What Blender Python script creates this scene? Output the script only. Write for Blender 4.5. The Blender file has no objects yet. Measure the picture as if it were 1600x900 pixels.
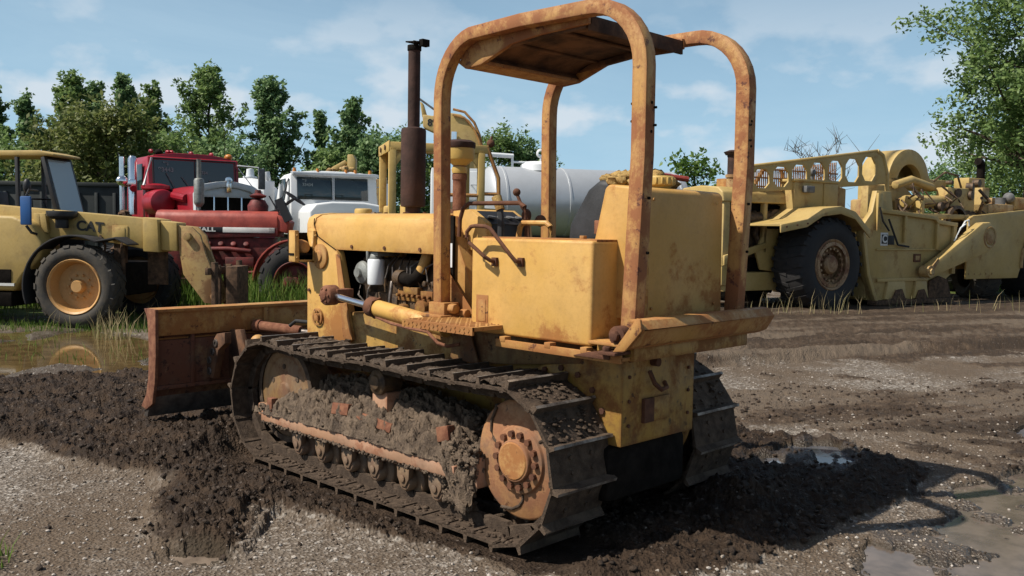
import bpy, bmesh, math, random
import numpy as np
from mathutils import Vector, Matrix, Euler, Quaternion
R_ = math.radians
pi = math.pi
S = bpy.context.scene
C = S.collection

# ------------------------------------------------------------------ camera
CAM = Vector((-3.0007, 3.8333, 1.55))
fwv = Vector((0.69884944, -0.71229777, -0.06512566))
rtv = Vector((-0.71295685, -0.70101189, 0.01657894))
upv = Vector((0.05746301, -0.0348456, 0.99773934))
cd = bpy.data.cameras.new('camera')
cam = bpy.data.objects.new('camera', cd)
C.objects.link(cam)
m3 = Matrix((rtv, upv, -fwv)).transposed()
cam.matrix_world = Matrix.Translation(CAM) @ m3.to_4x4()
cd.sensor_width = 36
cd.lens = 36 * 1417.84 / 1600
cd.clip_start = 0.05
cd.clip_end = 3000
S.camera = cam
S.render.resolution_x, S.render.resolution_y = 1024, 576

# ------------------------------------------------------------------ light
SUNV = Vector((0.35, 0.76, 1.0)).normalized()       # towards the sun
elev = math.asin(SUNV.z)
azim = math.atan2(SUNV.x, SUNV.y)                    # clockwise from +Y
w = bpy.data.worlds.new('World'); S.world = w
w.use_nodes = True
nt = w.node_tree; N = nt.nodes; L = nt.links
bg = N['Background']
sky = N.new('ShaderNodeTexSky'); sky.sky_type = 'NISHITA'; sky.sun_disc = False
sky.sun_elevation = elev; sky.sun_rotation = azim
sky.air_density = 1.0; sky.dust_density = 1.6; sky.ozone_density = 1.6
tc = N.new('ShaderNodeTexCoord')
sep = N.new('ShaderNodeSeparateXYZ'); L.new(tc.outputs['Generated'], sep.inputs[0])
def wmath(op, a, b=None, clamp=False):
    n = N.new('ShaderNodeMath'); n.operation = op; n.use_clamp = clamp
    for i, v in enumerate((a, b)):
        if v is None: continue
        if isinstance(v, (int, float)): n.inputs[i].default_value = v
        else: L.new(v, n.inputs[i])
    return n.outputs[0]
zc = wmath('ADD', wmath('MAXIMUM', sep.outputs[2], 0.0), 0.12)
cx = wmath('DIVIDE', sep.outputs[0], zc); cy = wmath('DIVIDE', sep.outputs[1], zc)
cmb = N.new('ShaderNodeCombineXYZ'); L.new(cx, cmb.inputs[0]); L.new(cy, cmb.inputs[1])
n1 = N.new('ShaderNodeTexNoise'); n1.inputs['Scale'].default_value = 0.55; n1.inputs['Detail'].default_value = 8
n1.inputs['Roughness'].default_value = 0.62; n1.inputs['Distortion'].default_value = 0.5
L.new(cmb.outputs[0], n1.inputs['Vector'])
r1 = N.new('ShaderNodeValToRGB'); r1.color_ramp.elements[0].position = 0.40; r1.color_ramp.elements[1].position = 0.75
L.new(n1.outputs[0], r1.inputs[0])
# puffy low clouds: noise on the direction itself, only near the horizon
mp = N.new('ShaderNodeMapping'); mp.inputs['Scale'].default_value = (1, 1, 1.9)
L.new(tc.outputs['Generated'], mp.inputs[0])
n2 = N.new('ShaderNodeTexNoise'); n2.inputs['Scale'].default_value = 7.5; n2.inputs['Detail'].default_value = 7
n2.inputs['Roughness'].default_value = 0.5
L.new(mp.outputs[0], n2.inputs['Vector'])
r2 = N.new('ShaderNodeValToRGB'); r2.color_ramp.elements[0].position = 0.50; r2.color_ramp.elements[1].position = 0.60
L.new(n2.outputs[0], r2.inputs[0])
lowm = N.new('ShaderNodeMapRange'); lowm.inputs[1].default_value = 0.27; lowm.inputs[2].default_value = 0.13
lowm.inputs[3].default_value = 0.0; lowm.inputs[4].default_value = 1.0
L.new(sep.outputs[2], lowm.inputs[0])
puff = wmath('MULTIPLY', wmath('MULTIPLY', r2.outputs[0], lowm.outputs[0]), 0.75)
hz = N.new('ShaderNodeMapRange'); hz.inputs[1].default_value = 0.45; hz.inputs[2].default_value = 0.0
hz.inputs[3].default_value = 0.0; hz.inputs[4].default_value = 0.9
L.new(sep.outputs[2], hz.inputs[0])
mA = N.new('ShaderNodeMixRGB'); mA.inputs[2].default_value = (5.0, 8.2, 10.8, 1)
L.new(hz.outputs[0], mA.inputs[0]); L.new(sky.outputs[0], mA.inputs[1])
mB = N.new('ShaderNodeMixRGB'); mB.inputs[2].default_value = (7.2, 9.2, 10.6, 1)
L.new(wmath('MULTIPLY', r1.outputs[0], 0.32), mB.inputs[0]); L.new(mA.outputs[0], mB.inputs[1])
mC = N.new('ShaderNodeMixRGB'); mC.inputs[2].default_value = (8.6, 9.3, 10.0, 1)
L.new(puff, mC.inputs[0]); L.new(mB.outputs[0], mC.inputs[1])
L.new(mC.outputs[0], bg.inputs[0]); bg.inputs[1].default_value = 0.063
sd = bpy.data.lights.new('sun', 'SUN'); sd.energy = 5.0; sd.angle = R_(0.55); sd.color = (1.0, 0.94, 0.84)
so = bpy.data.objects.new('sun', sd); C.objects.link(so)
so.rotation_euler = SUNV.to_track_quat('Z', 'Y').to_euler()
so.location = (0, 0, 30)
S.view_settings.view_transform = 'Standard'; S.view_settings.look = 'None'
S.view_settings.exposure = 0.42; S.view_settings.gamma = 1.0
S.render.engine = 'CYCLES'

# ------------------------------------------------------------------ materials
def mat(name):
    m = bpy.data.materials.new(name); m.use_nodes = True
    return m, m.node_tree.nodes, m.node_tree.links, m.node_tree.nodes['Principled BSDF']
def noise(N, L, vec, scale, detail=6, rough=.55, dist=0.0, sc=None):
    n = N.new('ShaderNodeTexNoise'); n.inputs['Scale'].default_value = scale
    n.inputs['Detail'].default_value = detail; n.inputs['Roughness'].default_value = rough
    n.inputs['Distortion'].default_value = dist
    if sc:
        mp = N.new('ShaderNodeMapping'); mp.inputs['Scale'].default_value = sc
        L.new(vec, mp.inputs[0]); L.new(mp.outputs[0], n.inputs['Vector'])
    else: L.new(vec, n.inputs['Vector'])
    return n.outputs[0]
def ramp(N, L, fac, a, b, ca=0.0, cb=1.0):
    n = N.new('ShaderNodeMapRange'); n.interpolation_type = 'SMOOTHSTEP'
    n.inputs[1].default_value = a; n.inputs[2].default_value = b
    n.inputs[3].default_value = ca; n.inputs[4].default_value = cb
    L.new(fac, n.inputs[0]); return n.outputs[0]
def mix(N, L, fac, a, b):
    n = N.new('ShaderNodeMixRGB')
    for i, v in ((0, fac), (1, a), (2, b)):
        if isinstance(v, (int, float)): n.inputs[i].default_value = v
        elif isinstance(v, tuple): n.inputs[i].default_value = (*v, 1)
        else: L.new(v, n.inputs[i])
    return n.outputs[0]
def mth(N, L, op, a, b=None, clamp=True):
    n = N.new('ShaderNodeMath'); n.operation = op; n.use_clamp = clamp
    for i, v in enumerate((a, b)):
        if v is None: continue
        if isinstance(v, (int, float)): n.inputs[i].default_value = v
        else: L.new(v, n.inputs[i])
    return n.outputs[0]
def bump(N, L, b, h, strength=.3, dist=.01):
    n = N.new('ShaderNodeBump'); n.inputs['Strength'].default_value = strength
    n.inputs['Distance'].default_value = dist
    L.new(h, n.inputs['Height']); L.new(n.outputs[0], b.inputs['Normal'])

def paint(name, base, rust=.35, stain=(.36, .135, .035), dark=(.10, .035, .018), dirt=.25, rough=.5, edge=True, scale=1.0, low=None, dirtcol=(.13, .095, .065), fade=None):
    """weathered enamel: blotchy rust bloom, streaks that run down, chips, edge wear, dust"""
    sh = lambda c: tuple(q * .80 for q in c)
    base, stain, dark, dirtcol = sh(base), sh(stain), sh(dark), sh(dirtcol)
    m, N, L, b = mat(name)
    tc = N.new('ShaderNodeTexCoord'); v = tc.outputs['Object']
    tone = noise(N, L, v, 1.7 * scale, 5, .6)
    f2 = fade or tuple(c * 1.05 + .035 for c in base)
    col = mix(N, L, ramp(N, L, tone, .35, .65), base, f2)
    fine = noise(N, L, v, 45 * scale, 3, .7)
    col = mix(N, L, ramp(N, L, fine, .42, .75, 0, .22), col, tuple(c * .62 for c in base))
    bl = noise(N, L, v, 3.1 * scale, 12, .74, .15)
    st = noise(N, L, v, 10 * scale, 9, .72, .3, (1.2, 1.2, .42))
    t = .66 - .20 * rust
    if low:
        sz = N.new('ShaderNodeSeparateXYZ'); L.new(v, sz.inputs[0])
        bl = mth(N, L, 'ADD', bl, ramp(N, L, sz.outputs[2], low[0], low[1], low[2], 0.0), False)
    bloom = mth(N, L, 'MAXIMUM', ramp(N, L, bl, t - .02, t + .12), mth(N, L, 'MULTIPLY', ramp(N, L, st, t + .03, t + .17), .55))
    if edge:
        be = N.new('ShaderNodeBevel'); be.samples = 3; be.inputs['Radius'].default_value = .032
        ge = N.new('ShaderNodeNewGeometry')
        dp = N.new('ShaderNodeVectorMath'); dp.operation = 'DOT_PRODUCT'
        L.new(be.outputs[0], dp.inputs[0]); L.new(ge.outputs['Normal'], dp.inputs[1])
        em = ramp(N, L, dp.outputs['Value'], .995, .90)
        en = noise(N, L, v, 9 * scale, 6, .7)
        bloom = mth(N, L, 'MAXIMUM', bloom, mth(N, L, 'MULTIPLY', em, ramp(N, L, en, .50 - .25 * rust, .64 - .2 * rust)))
    col = mix(N, L, mth(N, L, 'MULTIPLY', bloom, .85), col, stain)
    chips = noise(N, L, v, 16 * scale, 8, .75)
    tt = .72 - .13 * rust
    ch = ramp(N, L, chips, tt, tt + .05)
    col = mix(N, L, mth(N, L, 'MULTIPLY', ch, .9), col, dark)
    dn = noise(N, L, v, 5 * scale, 8, .7)
    col = mix(N, L, ramp(N, L, dn, .45, .8, 0, dirt), col, dirtcol)
    L.new(col, b.inputs['Base Color'])
    L.new(ramp(N, L, bloom, 0, 1, rough, min(.95, rough + .35)), b.inputs['Roughness'])
    b.inputs['Specular IOR Level'].default_value = .35
    warp = noise(N, L, v, 3.2 * scale, 2, .4)
    hsum = mth(N, L, 'ADD', mth(N, L, 'ADD', chips, mth(N, L, 'MULTIPLY', bloom, .6), False), mth(N, L, 'MULTIPLY', warp, 7.0, False), False)
    bump(N, L, b, hsum, .24, .006)
    return m
def plain(name, col, rough=.5, metal=0.0, var=.25, scale=8, bumps=.15, spec=.4, col2=None):
    if metal < .6: col = tuple(q * .80 for q in col); col2 = tuple(q * .80 for q in col2) if col2 else None
    m, N, L, b = mat(name)
    tc = N.new('ShaderNodeTexCoord'); v = tc.outputs['Object']
    n = noise(N, L, v, scale, 8, .65)
    c2 = col2 or tuple(max(0, c * (1 - var * 2)) for c in col)
    L.new(mix(N, L, ramp(N, L, n, .3, .7), c2, col), b.inputs['Base Color'])
    L.new(ramp(N, L, n, .3, .7, min(1, rough + .12), rough), b.inputs['Roughness'])
    b.inputs['Metallic'].default_value = metal
    b.inputs['Specular IOR Level'].default_value = spec
    if bumps: bump(N, L, b, noise(N, L, v, scale * 6, 6, .7), bumps, .01)
    return m
YEL = (.62, .355, .085)
M = {}
M['yellow'] = paint('dozer_yellow', YEL, .34, low=(1.0, 1.20, .13))
M['yellow_clean'] = paint('dozer_yellow_clean', (.56, .31, .07), .38, dirt=.2, low=(1.1, 1.45, .10))
M['yellow_rust'] = paint('dozer_yellow_rusty', (.48, .26, .07), 1.0, stain=(.32,.12,.035), dirt=.4)
M['frame_rust'] = paint('rops_paint', (.54, .29, .085), 1.08, stain=(.27, .09, .04), dark=(.11,.04,.03), dirt=.25)
M['case'] = paint('rear_case_paint', (.40, .23, .045), .95, stain=(.20, .07, .02), dark=(.05,.025,.015), dirt=.75, dirtcol=(.07,.05,.035))
M['blade'] = paint('blade_paint', (.26, .13, .05), 1.3, stain=(.13, .040, .024), dark=(.05, .02, .014), dirt=.5)
M['sprocket'] = paint('sprocket_paint', (.38, .18, .06), 1.0, stain=(.28, .12, .06), dirt=.9, dirtcol=(.15,.11,.08))
M['roller'] = paint('roller_paint', (.26, .17, .10), .8, stain=(.15, .08, .05), dirt=1.0, dirtcol=(.12,.09,.068))
M['idler'] = paint('idler_paint', (.24, .14, .055), 1.0, stain=(.15, .06, .03), dirt=.9, dirtcol=(.17,.13,.09))
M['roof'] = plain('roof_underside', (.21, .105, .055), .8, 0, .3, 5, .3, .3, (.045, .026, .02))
M['scraper_rim'] = paint('scraper_rim', (.36, .22, .10), 1.0, stain=(.17, .07, .04), dirt=.6, edge=False)
M['primer'] = paint('rail_paint', (.44, .25, .15), .7, stain=(.30, .12, .06), dirt=.4)
M['pale'] = paint('pale_yellow', (.47, .325, .105), .5, stain=(.30, .17, .07), dirt=.35, edge=False, scale=.5, rough=.55)
M['pale_rust'] = paint('pale_yellow_rusty', (.42, .28, .10), .95, stain=(.26, .13, .06), dirt=.4, edge=False, scale=.6)
M['tele'] = paint('handler_yellow', (.48, .33, .10), .45, stain=(.3, .16, .06), dirt=.45, edge=False, scale=.7)
M['rim'] = paint('rim_yellow', (.55, .30, .10), .6, stain=(.3, .13, .06), dirt=.3, edge=False)
M['canopy'] = paint('canopy_yellow', (.56, .37, .10), .4, edge=False)
M['rust'] = plain('rust_steel', (.17, .07, .035), .8, 0, .3, 9, .4, .3, (.08, .035, .022))
M['stack'] = plain('stack_steel', (.085, .042, .032), .75, .2, .3, 6, .35, .3, (.04, .024, .02))
M['red_rust'] = plain('orange_rust', (.27, .12, .065), .85, 0, .3, 22, .4, .3, (.15, .055, .032))
M['steel'] = plain('worn_steel', (.20, .17, .15), .42, .7, .3, 14, .25)
M['shoe'] = plain('muddy_track_steel', (.125, .086, .058), .8, .05, .3, 15, .9, .3, (.050, .033, .022))
M['grouser'] = plain('polished_grouser', (.42, .37, .32), .45, .5, .3, 18, .3, .5, (.10, .075, .06))
M['dark'] = plain('black_grime_and_shade', (.020, .016, .013), .95, 0, .3, 8, .4, .08)  # grimy black parts; also the painted shade below the rear case
M['engine'] = plain('oily_engine', (.16, .095, .045), .55, .2, .4, 12, .5, .4, (.035, .025, .02))
M['chrome'] = plain('chrome', (.75, .76, .78), .12, 1.0, .05, 4, 0, .5)
M['silver'] = plain('brushed_tank_skin', (.62, .64, .66), .42, .45, .08, 1.2, .05, .5, (.50, .52, .54))
M['shell'] = plain('grille_shell_metal', (.60, .62, .63), .35, .1, .05, 4, 0, .5)
M['belly'] = paint('belly_paint', (.24, .145, .05), 1.1, stain=(.13, .05, .022), dark=(.04,.022,.014), dirt=1.0, dirtcol=(.06,.044,.032))
M['filter'] = plain('white_filter', (.80, .83, .86), .35, 0, .04, 3, 0)
M['alu'] = plain('cast_aluminium', (.33, .34, .32), .5, .5, .2, 20, .2)
M['white'] = plain('white_paint', (.80, .82, .83), .35, 0, .03, 2, 0)
M['red'] = plain('truck_red', (.38, .014, .028), .30, 0, .25, 3, .05, .5, (.24, .010, .018))
M['red_old'] = plain('faded_red', (.42, .075, .05), .5, 0, .25, 5, .12, .4, (.25, .035, .025))
M['red_dark'] = plain('greasy_red', (.20, .022, .018), .6, 0, .3, 6, .3, .4, (.05, .012, .010))
M['rubber'] = plain('tyre_rubber', (.042, .040, .038), .8, 0, .25, 10, .4, .3, (.085, .072, .056))
M['rubber_dark'] = plain('black_rubber', (.020, .020, .022), .7, 0, .25, 8, .3, .3, (.036, .033, .032))
M['vinyl'] = plain('black_vinyl', (.035, .037, .042), .55, 0, .25, 10, .2)
M['foam'] = plain('torn_foam', (.55, .38, .15), .95, 0, .3, 20, .8, .1, (.30, .17, .06))
M['blue'] = plain('blue_plastic', (.02, .10, .30), .45, 0, .1, 3, 0)
M['black'] = plain('black_paint', (.02, .02, .022), .45, 0, .1, 5, 0)
M['greybox'] = plain('grey_plastic', (.18, .18, .18), .6)
M['amber'] = plain('amber_lens', (.55, .20, .03), .3, 0, .1, 3, 0)
M['letter_w'] = plain('white_lettering', (.75, .75, .72), .5, 0, .1, 6, 0)
M['letter_k'] = plain('black_lettering', (.02, .02, .02), .5, 0, .1, 6, 0)
M['chalk'] = plain('chalk_marks', (.28, .32, .32), .7, 0, .2, 6, 0)
M['darkgreen'] = plain('dark_container', (.022, .028, .028), .6, 0, .2, 3, .1)
M['scrap'] = plain('rusty_scrap', (.17, .10, .06), .9, 0, .4, 12, .6, .2, (.05, .035, .025))
def glass(name, col, alpha=1.0):
    m, N, L, b = mat(name)
    b.inputs['Base Color'].default_value = (*col, 1); b.inputs['Roughness'].default_value = .06
    b.inputs['Specular IOR Level'].default_value = .7
    if alpha < 1:
        b.inputs['Alpha'].default_value = alpha
    return m
M['glass'] = glass('dark_glass', (.012, .022, .026))
M['haze_glass'] = glass('dusty_glass', (.30, .36, .40), .88)
M['lens'] = glass('lamp_glass', (.55, .52, .42))
def mudmat(name, a, b_, wet=.0, scale=1.0, bs=.8):
    m, N, L, b = mat(name)
    tc = N.new('ShaderNodeTexCoord'); v = tc.outputs['Object']
    n = noise(N, L, v, 14 * scale, 9, .7); n2 = noise(N, L, v, 90 * scale, 4, .7)
    c = mix(N, L, ramp(N, L, n, .35, .65), a, b_)
    c = mix(N, L, ramp(N, L, n2, .5, .8, 0, .5), c, tuple(min(1, q * 1.9) for q in b_))
    L.new(c, b.inputs['Base Color'])
    L.new(ramp(N, L, n, .3, .7, .55, .95), b.inputs['Roughness']); b.inputs['Specular IOR Level'].default_value = .3
    bump(N, L, b, mth(N, L, 'ADD', n, n2, False), bs, .02)
    return m
M['mud'] = mudmat('caked_mud', (.070, .047, .031), (.155, .112, .077))
M['mud_dark'] = mudmat('dark_mud', (.024, .0150, .0095), (.058, .038, .025))

# ------------------------------------------------------------------ mesh helpers
M['packed'] = mudmat('packed_mud', (.040, .027, .018), (.105, .075, .052))
def rotm(rot):
    return Euler([R_(a) for a in rot]).to_matrix() if rot else Matrix.Identity(3)
SPLIT = {'nose_frame', 'side_plate', 'boom_section', 'bolt', 'gauge', 'side_window', 'fuel_line', 'mirror_arm', 'roof_rib', 'roof_lamp', 'marker_lamp', 'wiper', 'fender', 'front_fender', 'hose', 'hydraulic_line', 'handle', 'lamp_hole', 'band', 'roller', 'grille_bar', 'cab_frame', 'headlight_mount', 'side_cover_ring', 'back_rib', 'gusset', 'draft_arm', 'tool_box', 'step', 'nose_cowl', 'rubber_hose', 'hood_flange', 'pivot_pin', 'cylinder_mount', 'hydraulic_hose'}
class MB:
    def __init__(s): s.v = []; s.f = []; s.ch = []
    def add(s, vs, fs):
        o = len(s.v); s.ch.append((o, o + len(vs), len(s.f), len(s.f) + len(fs))); s.v += [tuple(v) for v in vs]; s.f += [tuple(i + o for i in f) for f in fs]; return s
    def box(s, x0, x1, y0, y1, z0, z1, rot=None, piv=None):
        vs = [Vector((x, y, z)) for x in (x0, x1) for y in (y0, y1) for z in (z0, z1)]
        if rot:
            c = Vector(piv) if piv else Vector(((x0 + x1) / 2, (y0 + y1) / 2, (z0 + z1) / 2)); m = rotm(rot)
            vs = [m @ (v - c) + c for v in vs]
        return s.add(vs, [(0, 1, 3, 2), (4, 6, 7, 5), (0, 4, 5, 1), (2, 3, 7, 6), (0, 2, 6, 4), (1, 5, 7, 3)])
    def cyl(s, p, q, r, r2=None, n=20, cap=True):
        p = Vector(p); q = Vector(q); r2 = r if r2 is None else r2
        d = (q - p).normalized(); a = d.orthogonal().normalized(); b = d.cross(a)
        vs = []
        for c, rr in ((p, r), (q, r2)):
            for i in range(n):
                t = 2 * pi * i / n; vs.append(c + a * math.cos(t) * rr + b * math.sin(t) * rr)
        fs = [(i, (i + 1) % n, n + (i + 1) % n, n + i) for i in range(n)]
        if cap: fs += [tuple(range(n - 1, -1, -1)), tuple(range(n, 2 * n))]
        return s.add(vs, fs)
    def tube(s, pts, r, n=10, sq=False, w=None, upd=None):
        """round (or rectangular when sq: r = half width along upd, w = half the other) sweep"""
        P = [Vector(p) for p in pts]; vs = []; k = 4 if sq else n
        for i, p in enumerate(P):
            if i == 0: t = P[1] - P[0]
            elif i == len(P) - 1: t = P[-1] - P[-2]
            else: t = (P[i] - P[i - 1]).normalized() + (P[i + 1] - P[i]).normalized()
            t.normalize()
            u = Vector(upd) if upd else Vector((0, 0, 1)) if abs(t.z) < .9 else Vector((1, 0, 0))
            a = (u - t * u.dot(t)).normalized(); b = t.cross(a)
            rr = r[i] if isinstance(r, (list, tuple)) else r
            if sq:
                ww = (w[i] if isinstance(w, (list, tuple)) else w) if w else rr
                # mitre
                sc = 1.0
                if 0 < i < len(P) - 1:
                    c_ = (P[i] - P[i - 1]).normalized().dot(t); sc = 1 / max(.5, c_)
                for sa, sb in ((1, 1), (1, -1), (-1, -1), (-1, 1)): vs.append(p + a * sa * rr + b * sb * ww * sc)
            else:
                for j in range(n):
                    q = 2 * pi * j / n; vs.append(p + a * math.cos(q) * rr + b * math.sin(q) * rr)
        fs = []
        for i in range(len(P) - 1):
            for j in range(k):
                fs.append((i * k + j, i * k + (j + 1) % k, (i + 1) * k + (j + 1) % k, (i + 1) * k + j))
        fs += [tuple(range(k - 1, -1, -1)), tuple((len(P) - 1) * k + j for j in range(k))]
        return s.add(vs, fs)
    def prism(s, prof, y0, y1, axis='y'):
        """profile in the plane across axis, pushed along it. y: (x,z)  x: (y,z)  z: (x,y)"""
        n = len(prof)
        def P(a, b, t): return {'y': (a, t, b), 'x': (t, a, b), 'z': (a, b, t)}[axis]
        vs = [P(a, b, y0) for a, b in prof] + [P(a, b, y1) for a, b in prof]
        fs = [(i, (i + 1) % n, n + (i + 1) % n, n + i) for i in range(n)]
        fs += [tuple(range(n - 1, -1, -1)), tuple(range(n, 2 * n))]
        return s.add(vs, fs)
    def lathe(s, prof, c, axis='y', n=40, a0=0, a1=360):
        """prof: (radius, along)"""
        full = abs(a1 - a0) >= 360; k = n if full else n + 1
        vs = []
        for r, h in prof:
            for i in range(k):
                t = R_(a0 + (a1 - a0) * i / n); u, v = r * math.cos(t), r * math.sin(t)
                q = {'y': (u, h, v), 'x': (h, u, v), 'z': (u, v, h)}[axis]
                vs.append((q[0] + c[0], q[1] + c[1], q[2] + c[2]))
        fs = []
        for j in range(len(prof) - 1):
            for i in range(n):
                a = j * k + i; b = j * k + (i + 1) % k; fs.append((a, b, b + k, a + k))
        return s.add(vs, fs)
    def sphere(s, c, r, n=14, m=9, sc=(1, 1, 1), jit=0, rng=None):
        vs = []; 
        for j in range(m + 1):
            p = pi * j / m
            for i in range(n):
                t = 2 * pi * i / n; q = r * (1 + (rng.uniform(-jit, jit) if jit else 0))
                vs.append((c[0] + q * sc[0] * math.sin(p) * math.cos(t), c[1] + q * sc[1] * math.sin(p) * math.sin(t), c[2] + q * sc[2] * math.cos(p)))
        fs = [(j * n + i, (j + 1) * n + i, (j + 1) * n + (i + 1) % n, j * n + (i + 1) % n) for j in range(m) for i in range(n)]
        return s.add(vs, fs)
    def bolts(s, pts, d, r=.012, h=.012, n=6):
        d = Vector(d).normalized()
        for p in pts: s.cyl(Vector(p), Vector(p) + d * h, r, n=n)
        return s
    def mirror_y(s):
        s.v = [(x, -y, z) for x, y, z in s.v]; s.f = [tuple(reversed(f)) for f in s.f]; return s
def obj(name, mb, m, parent=None, bevel=0.0, smooth=35, seg=2, loc=None, label=None):
    if name in SPLIT and 1 < len(mb.ch) <= 60:
        r = None
        for a, b, c, d in mb.ch:
            q = MB(); q.v = mb.v[a:b]; q.f = [tuple(i - a for i in f) for f in mb.f[c:d]]; q.ch = [(0, b - a, 0, d - c)]
            o = obj(name, q, m, parent, bevel, smooth, seg, loc, label); r = r or o
        return r
    me = bpy.data.meshes.new(name); me.from_pydata(mb.v, [], mb.f)
    bm = bmesh.new(); bm.from_mesh(me)
    bmesh.ops.remove_doubles(bm, verts=bm.verts, dist=1e-5)
    bmesh.ops.recalc_face_normals(bm, faces=bm.faces)
    if bevel:
        es = [e for e in bm.edges if len(e.link_faces) == 2 and e.calc_face_angle(0) > R_(35)]
        if es:
            bmesh.ops.bevel(bm, geom=es, offset=bevel, segments=seg, profile=.5, affect='EDGES', clamp_overlap=True)
    bm.to_mesh(me); bm.free()
    me.polygons.foreach_set('use_smooth', [True] * len(me.polygons))
    me.set_sharp_from_angle(angle=R_(smooth))
    me.materials.append(M[m] if isinstance(m, str) else m)
    o = bpy.data.objects.new(name, me); C.objects.link(o)
    if parent: o.parent = parent
    if loc: o.location = loc
    if label: o['label'] = label
    return o
def thing(name, label, cat, loc=(0, 0, 0), rz=0, group=None):
    o = bpy.data.objects.new(name, None); C.objects.link(o); o.empty_display_size = .3
    o.location = loc; o.rotation_euler = (0, 0, rz); o['label'] = label; o['category'] = cat
    if group: o['group'] = group
    return o
def tag(o, label, cat, group=None, kind=None):
    o['label'] = label
    if cat: o['category'] = cat
    if group: o['group'] = group
    if kind: o['kind'] = kind
    return o
def text(name, s, size, m, parent, loc, rot, depth=.003, sx=1.0):
    """rot = (ex, ey, ez) matrix columns"""
    cu = bpy.data.curves.new(name, 'FONT'); cu.body = s; cu.size = size; cu.extrude = depth
    cu.align_x = 'CENTER'; cu.align_y = 'CENTER'; cu.offset = size * .03
    t = bpy.data.objects.new(name + '_tmp', cu)
    me = bpy.data.meshes.new_from_object(t)
    bpy.data.objects.remove(t)
    me.materials.clear(); me.materials.append(M[m])
    o = bpy.data.objects.new(name, me); C.objects.link(o); o.parent = parent
    ex, ey, ez = [Vector(c) for c in rot]
    mm = Matrix((ex * sx, ey, ez)).transposed().to_4x4(); mm.translation = Vector(loc)
    o.matrix_local = mm
    return o
def arc(cx, cz, r, a0, a1, n):
    return [(cx + r * math.cos(R_(a0 + (a1 - a0) * i / n)), cz + r * math.sin(R_(a0 + (a1 - a0) * i / n))) for i in range(n + 1)]
def place(px, d):
    """ground point at horizontal depth d in front of the viewpoint, at bearing px (1600-wide photo)"""
    f = Vector((0.7003362, -0.71381315)); r = Vector((-0.71381315, -0.7003362))
    q = Vector((CAM.x, CAM.y)) + f * d + r * (d * (px - 800) / 1417.84)
    return (q.x, q.y, 0)
def heading(u, d):
    f = Vector((0.7003362, -0.71381315)); r = Vector((-0.71381315, -0.7003362)); h = f * d + r * u
    return math.atan2(h.y, h.x)

# ------------------------------------------------------------------ ground
_rng = np.random.RandomState(7)
_TAB = _rng.rand(512, 512)
def vnoise(x, y):
    xi = np.floor(x).astype(int); yi = np.floor(y).astype(int); fx = x - xi; fy = y - yi
    fx = fx * fx * (3 - 2 * fx); fy = fy * fy * (3 - 2 * fy)
    g = lambda a, b: _TAB[a % 512, b % 512]
    return (g(xi, yi) * (1 - fx) + g(xi + 1, yi) * fx) * (1 - fy) + (g(xi, yi + 1) * (1 - fx) + g(xi + 1, yi + 1) * fx) * fy
def fbm(x, y, f, o=5, g=.5, ridge=False):
    t = 0; a = 1; n = 0
    for k in range(o):
        v = vnoise(x * f + 13.7 * k, y * f + 71.3 * k)
        if ridge: v = 1 - np.abs(2 * v - 1)
        t = t + v * a; n += a; a *= g; f *= 2.03
    return t / n
def inside(x, y, poly):
    r = np.zeros(x.shape, bool); n = len(poly)
    for i in range(n):
        (x1, y1), (x2, y2) = poly[i], poly[(i + 1) % n]
        if y1 == y2: continue
        c = ((y1 > y) != (y2 > y)) & (x < (x2 - x1) * (y - y1) / (y2 - y1) + x1)
        r ^= c
    return r
def soft(x, y, poly, wv, k=.08):
    wx = (fbm(x, y, 1.3, 6, .6) - .5) * wv; wy = (fbm(x + 50, y + 9, 1.3, 6, .6) - .5) * wv
    s = 0
    for dx, dy in ((0, 0), (k, 0), (-k, 0), (0, k), (0, -k)):
        s = s + inside(x + wx + dx, y + wy + dy, poly)
    return s / 5.0
MUD1 = [(6.65, 1.4), (6.27, .5), (5.94, -.03), (6.61, -1.33), (3.73, -.13), (2.38, .76), (-.13, .88), (.39, 1.06), (.8, 1.07), (1.37, 1.22), (1.11, 1.56), (.89, 1.85), (1.23, 1.96), (1.64, 1.68), (2.28, 1.46), (3.2, 1.69), (4.34, 1.99)]
MUD2 = [(2.9, 1.1), (-.03, .92), (-.46, .8), (-.91, .32), (-.97, -.28), (-1.0, -1.0), (-.9, -2.17), (-.03, -2.74), (.43, -2.33), (1.3, -2.3), (3.4, -2.2), (4.2, -1.4)]
MUD3 = [(6.43, -11.01), (6.18, -14.36), (3.93, -23.24), (.58, -10.29), (1.16, -7.23), (2.28, -6.69), (3.2, -3.5), (4.5, -2.0), (7.5, -2.0), (9, -5)]
MUD4 = [(1.3, -2.6), (1.18, -3.4), (.74, -4.28), (-.44, -8.05), (-1.7, -4.6), (-.69, -3.39), (.35, -2.88)]
PUD1 = [(11.06, .6), (10.6, -1.2), (8.6, -1.3), (6.88, -1.15), (6.0, -.08), (6.45, .53), (6.9, 1.5)]
PUD2 = [(1.12, 1.96), (.98, 1.78), (.80, 1.84), (.92, 2.0)]
PUD3 = [(-1.12, -.55), (-1.22, -1.48), (-1.10, -2.05), (-1.46, -3.22), (-2.6, -.8), (-1.6, .3)]
PUD4 = [(.10, -1.95), (.10, -2.5), (-.30, -2.66), (-.50, -1.9), (-.22, -1.45)]
PUD5 = [(-.76, -4.11), (-.80, -4.9), (-1.25, -4.1), (-1.02, -3.70)]
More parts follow.
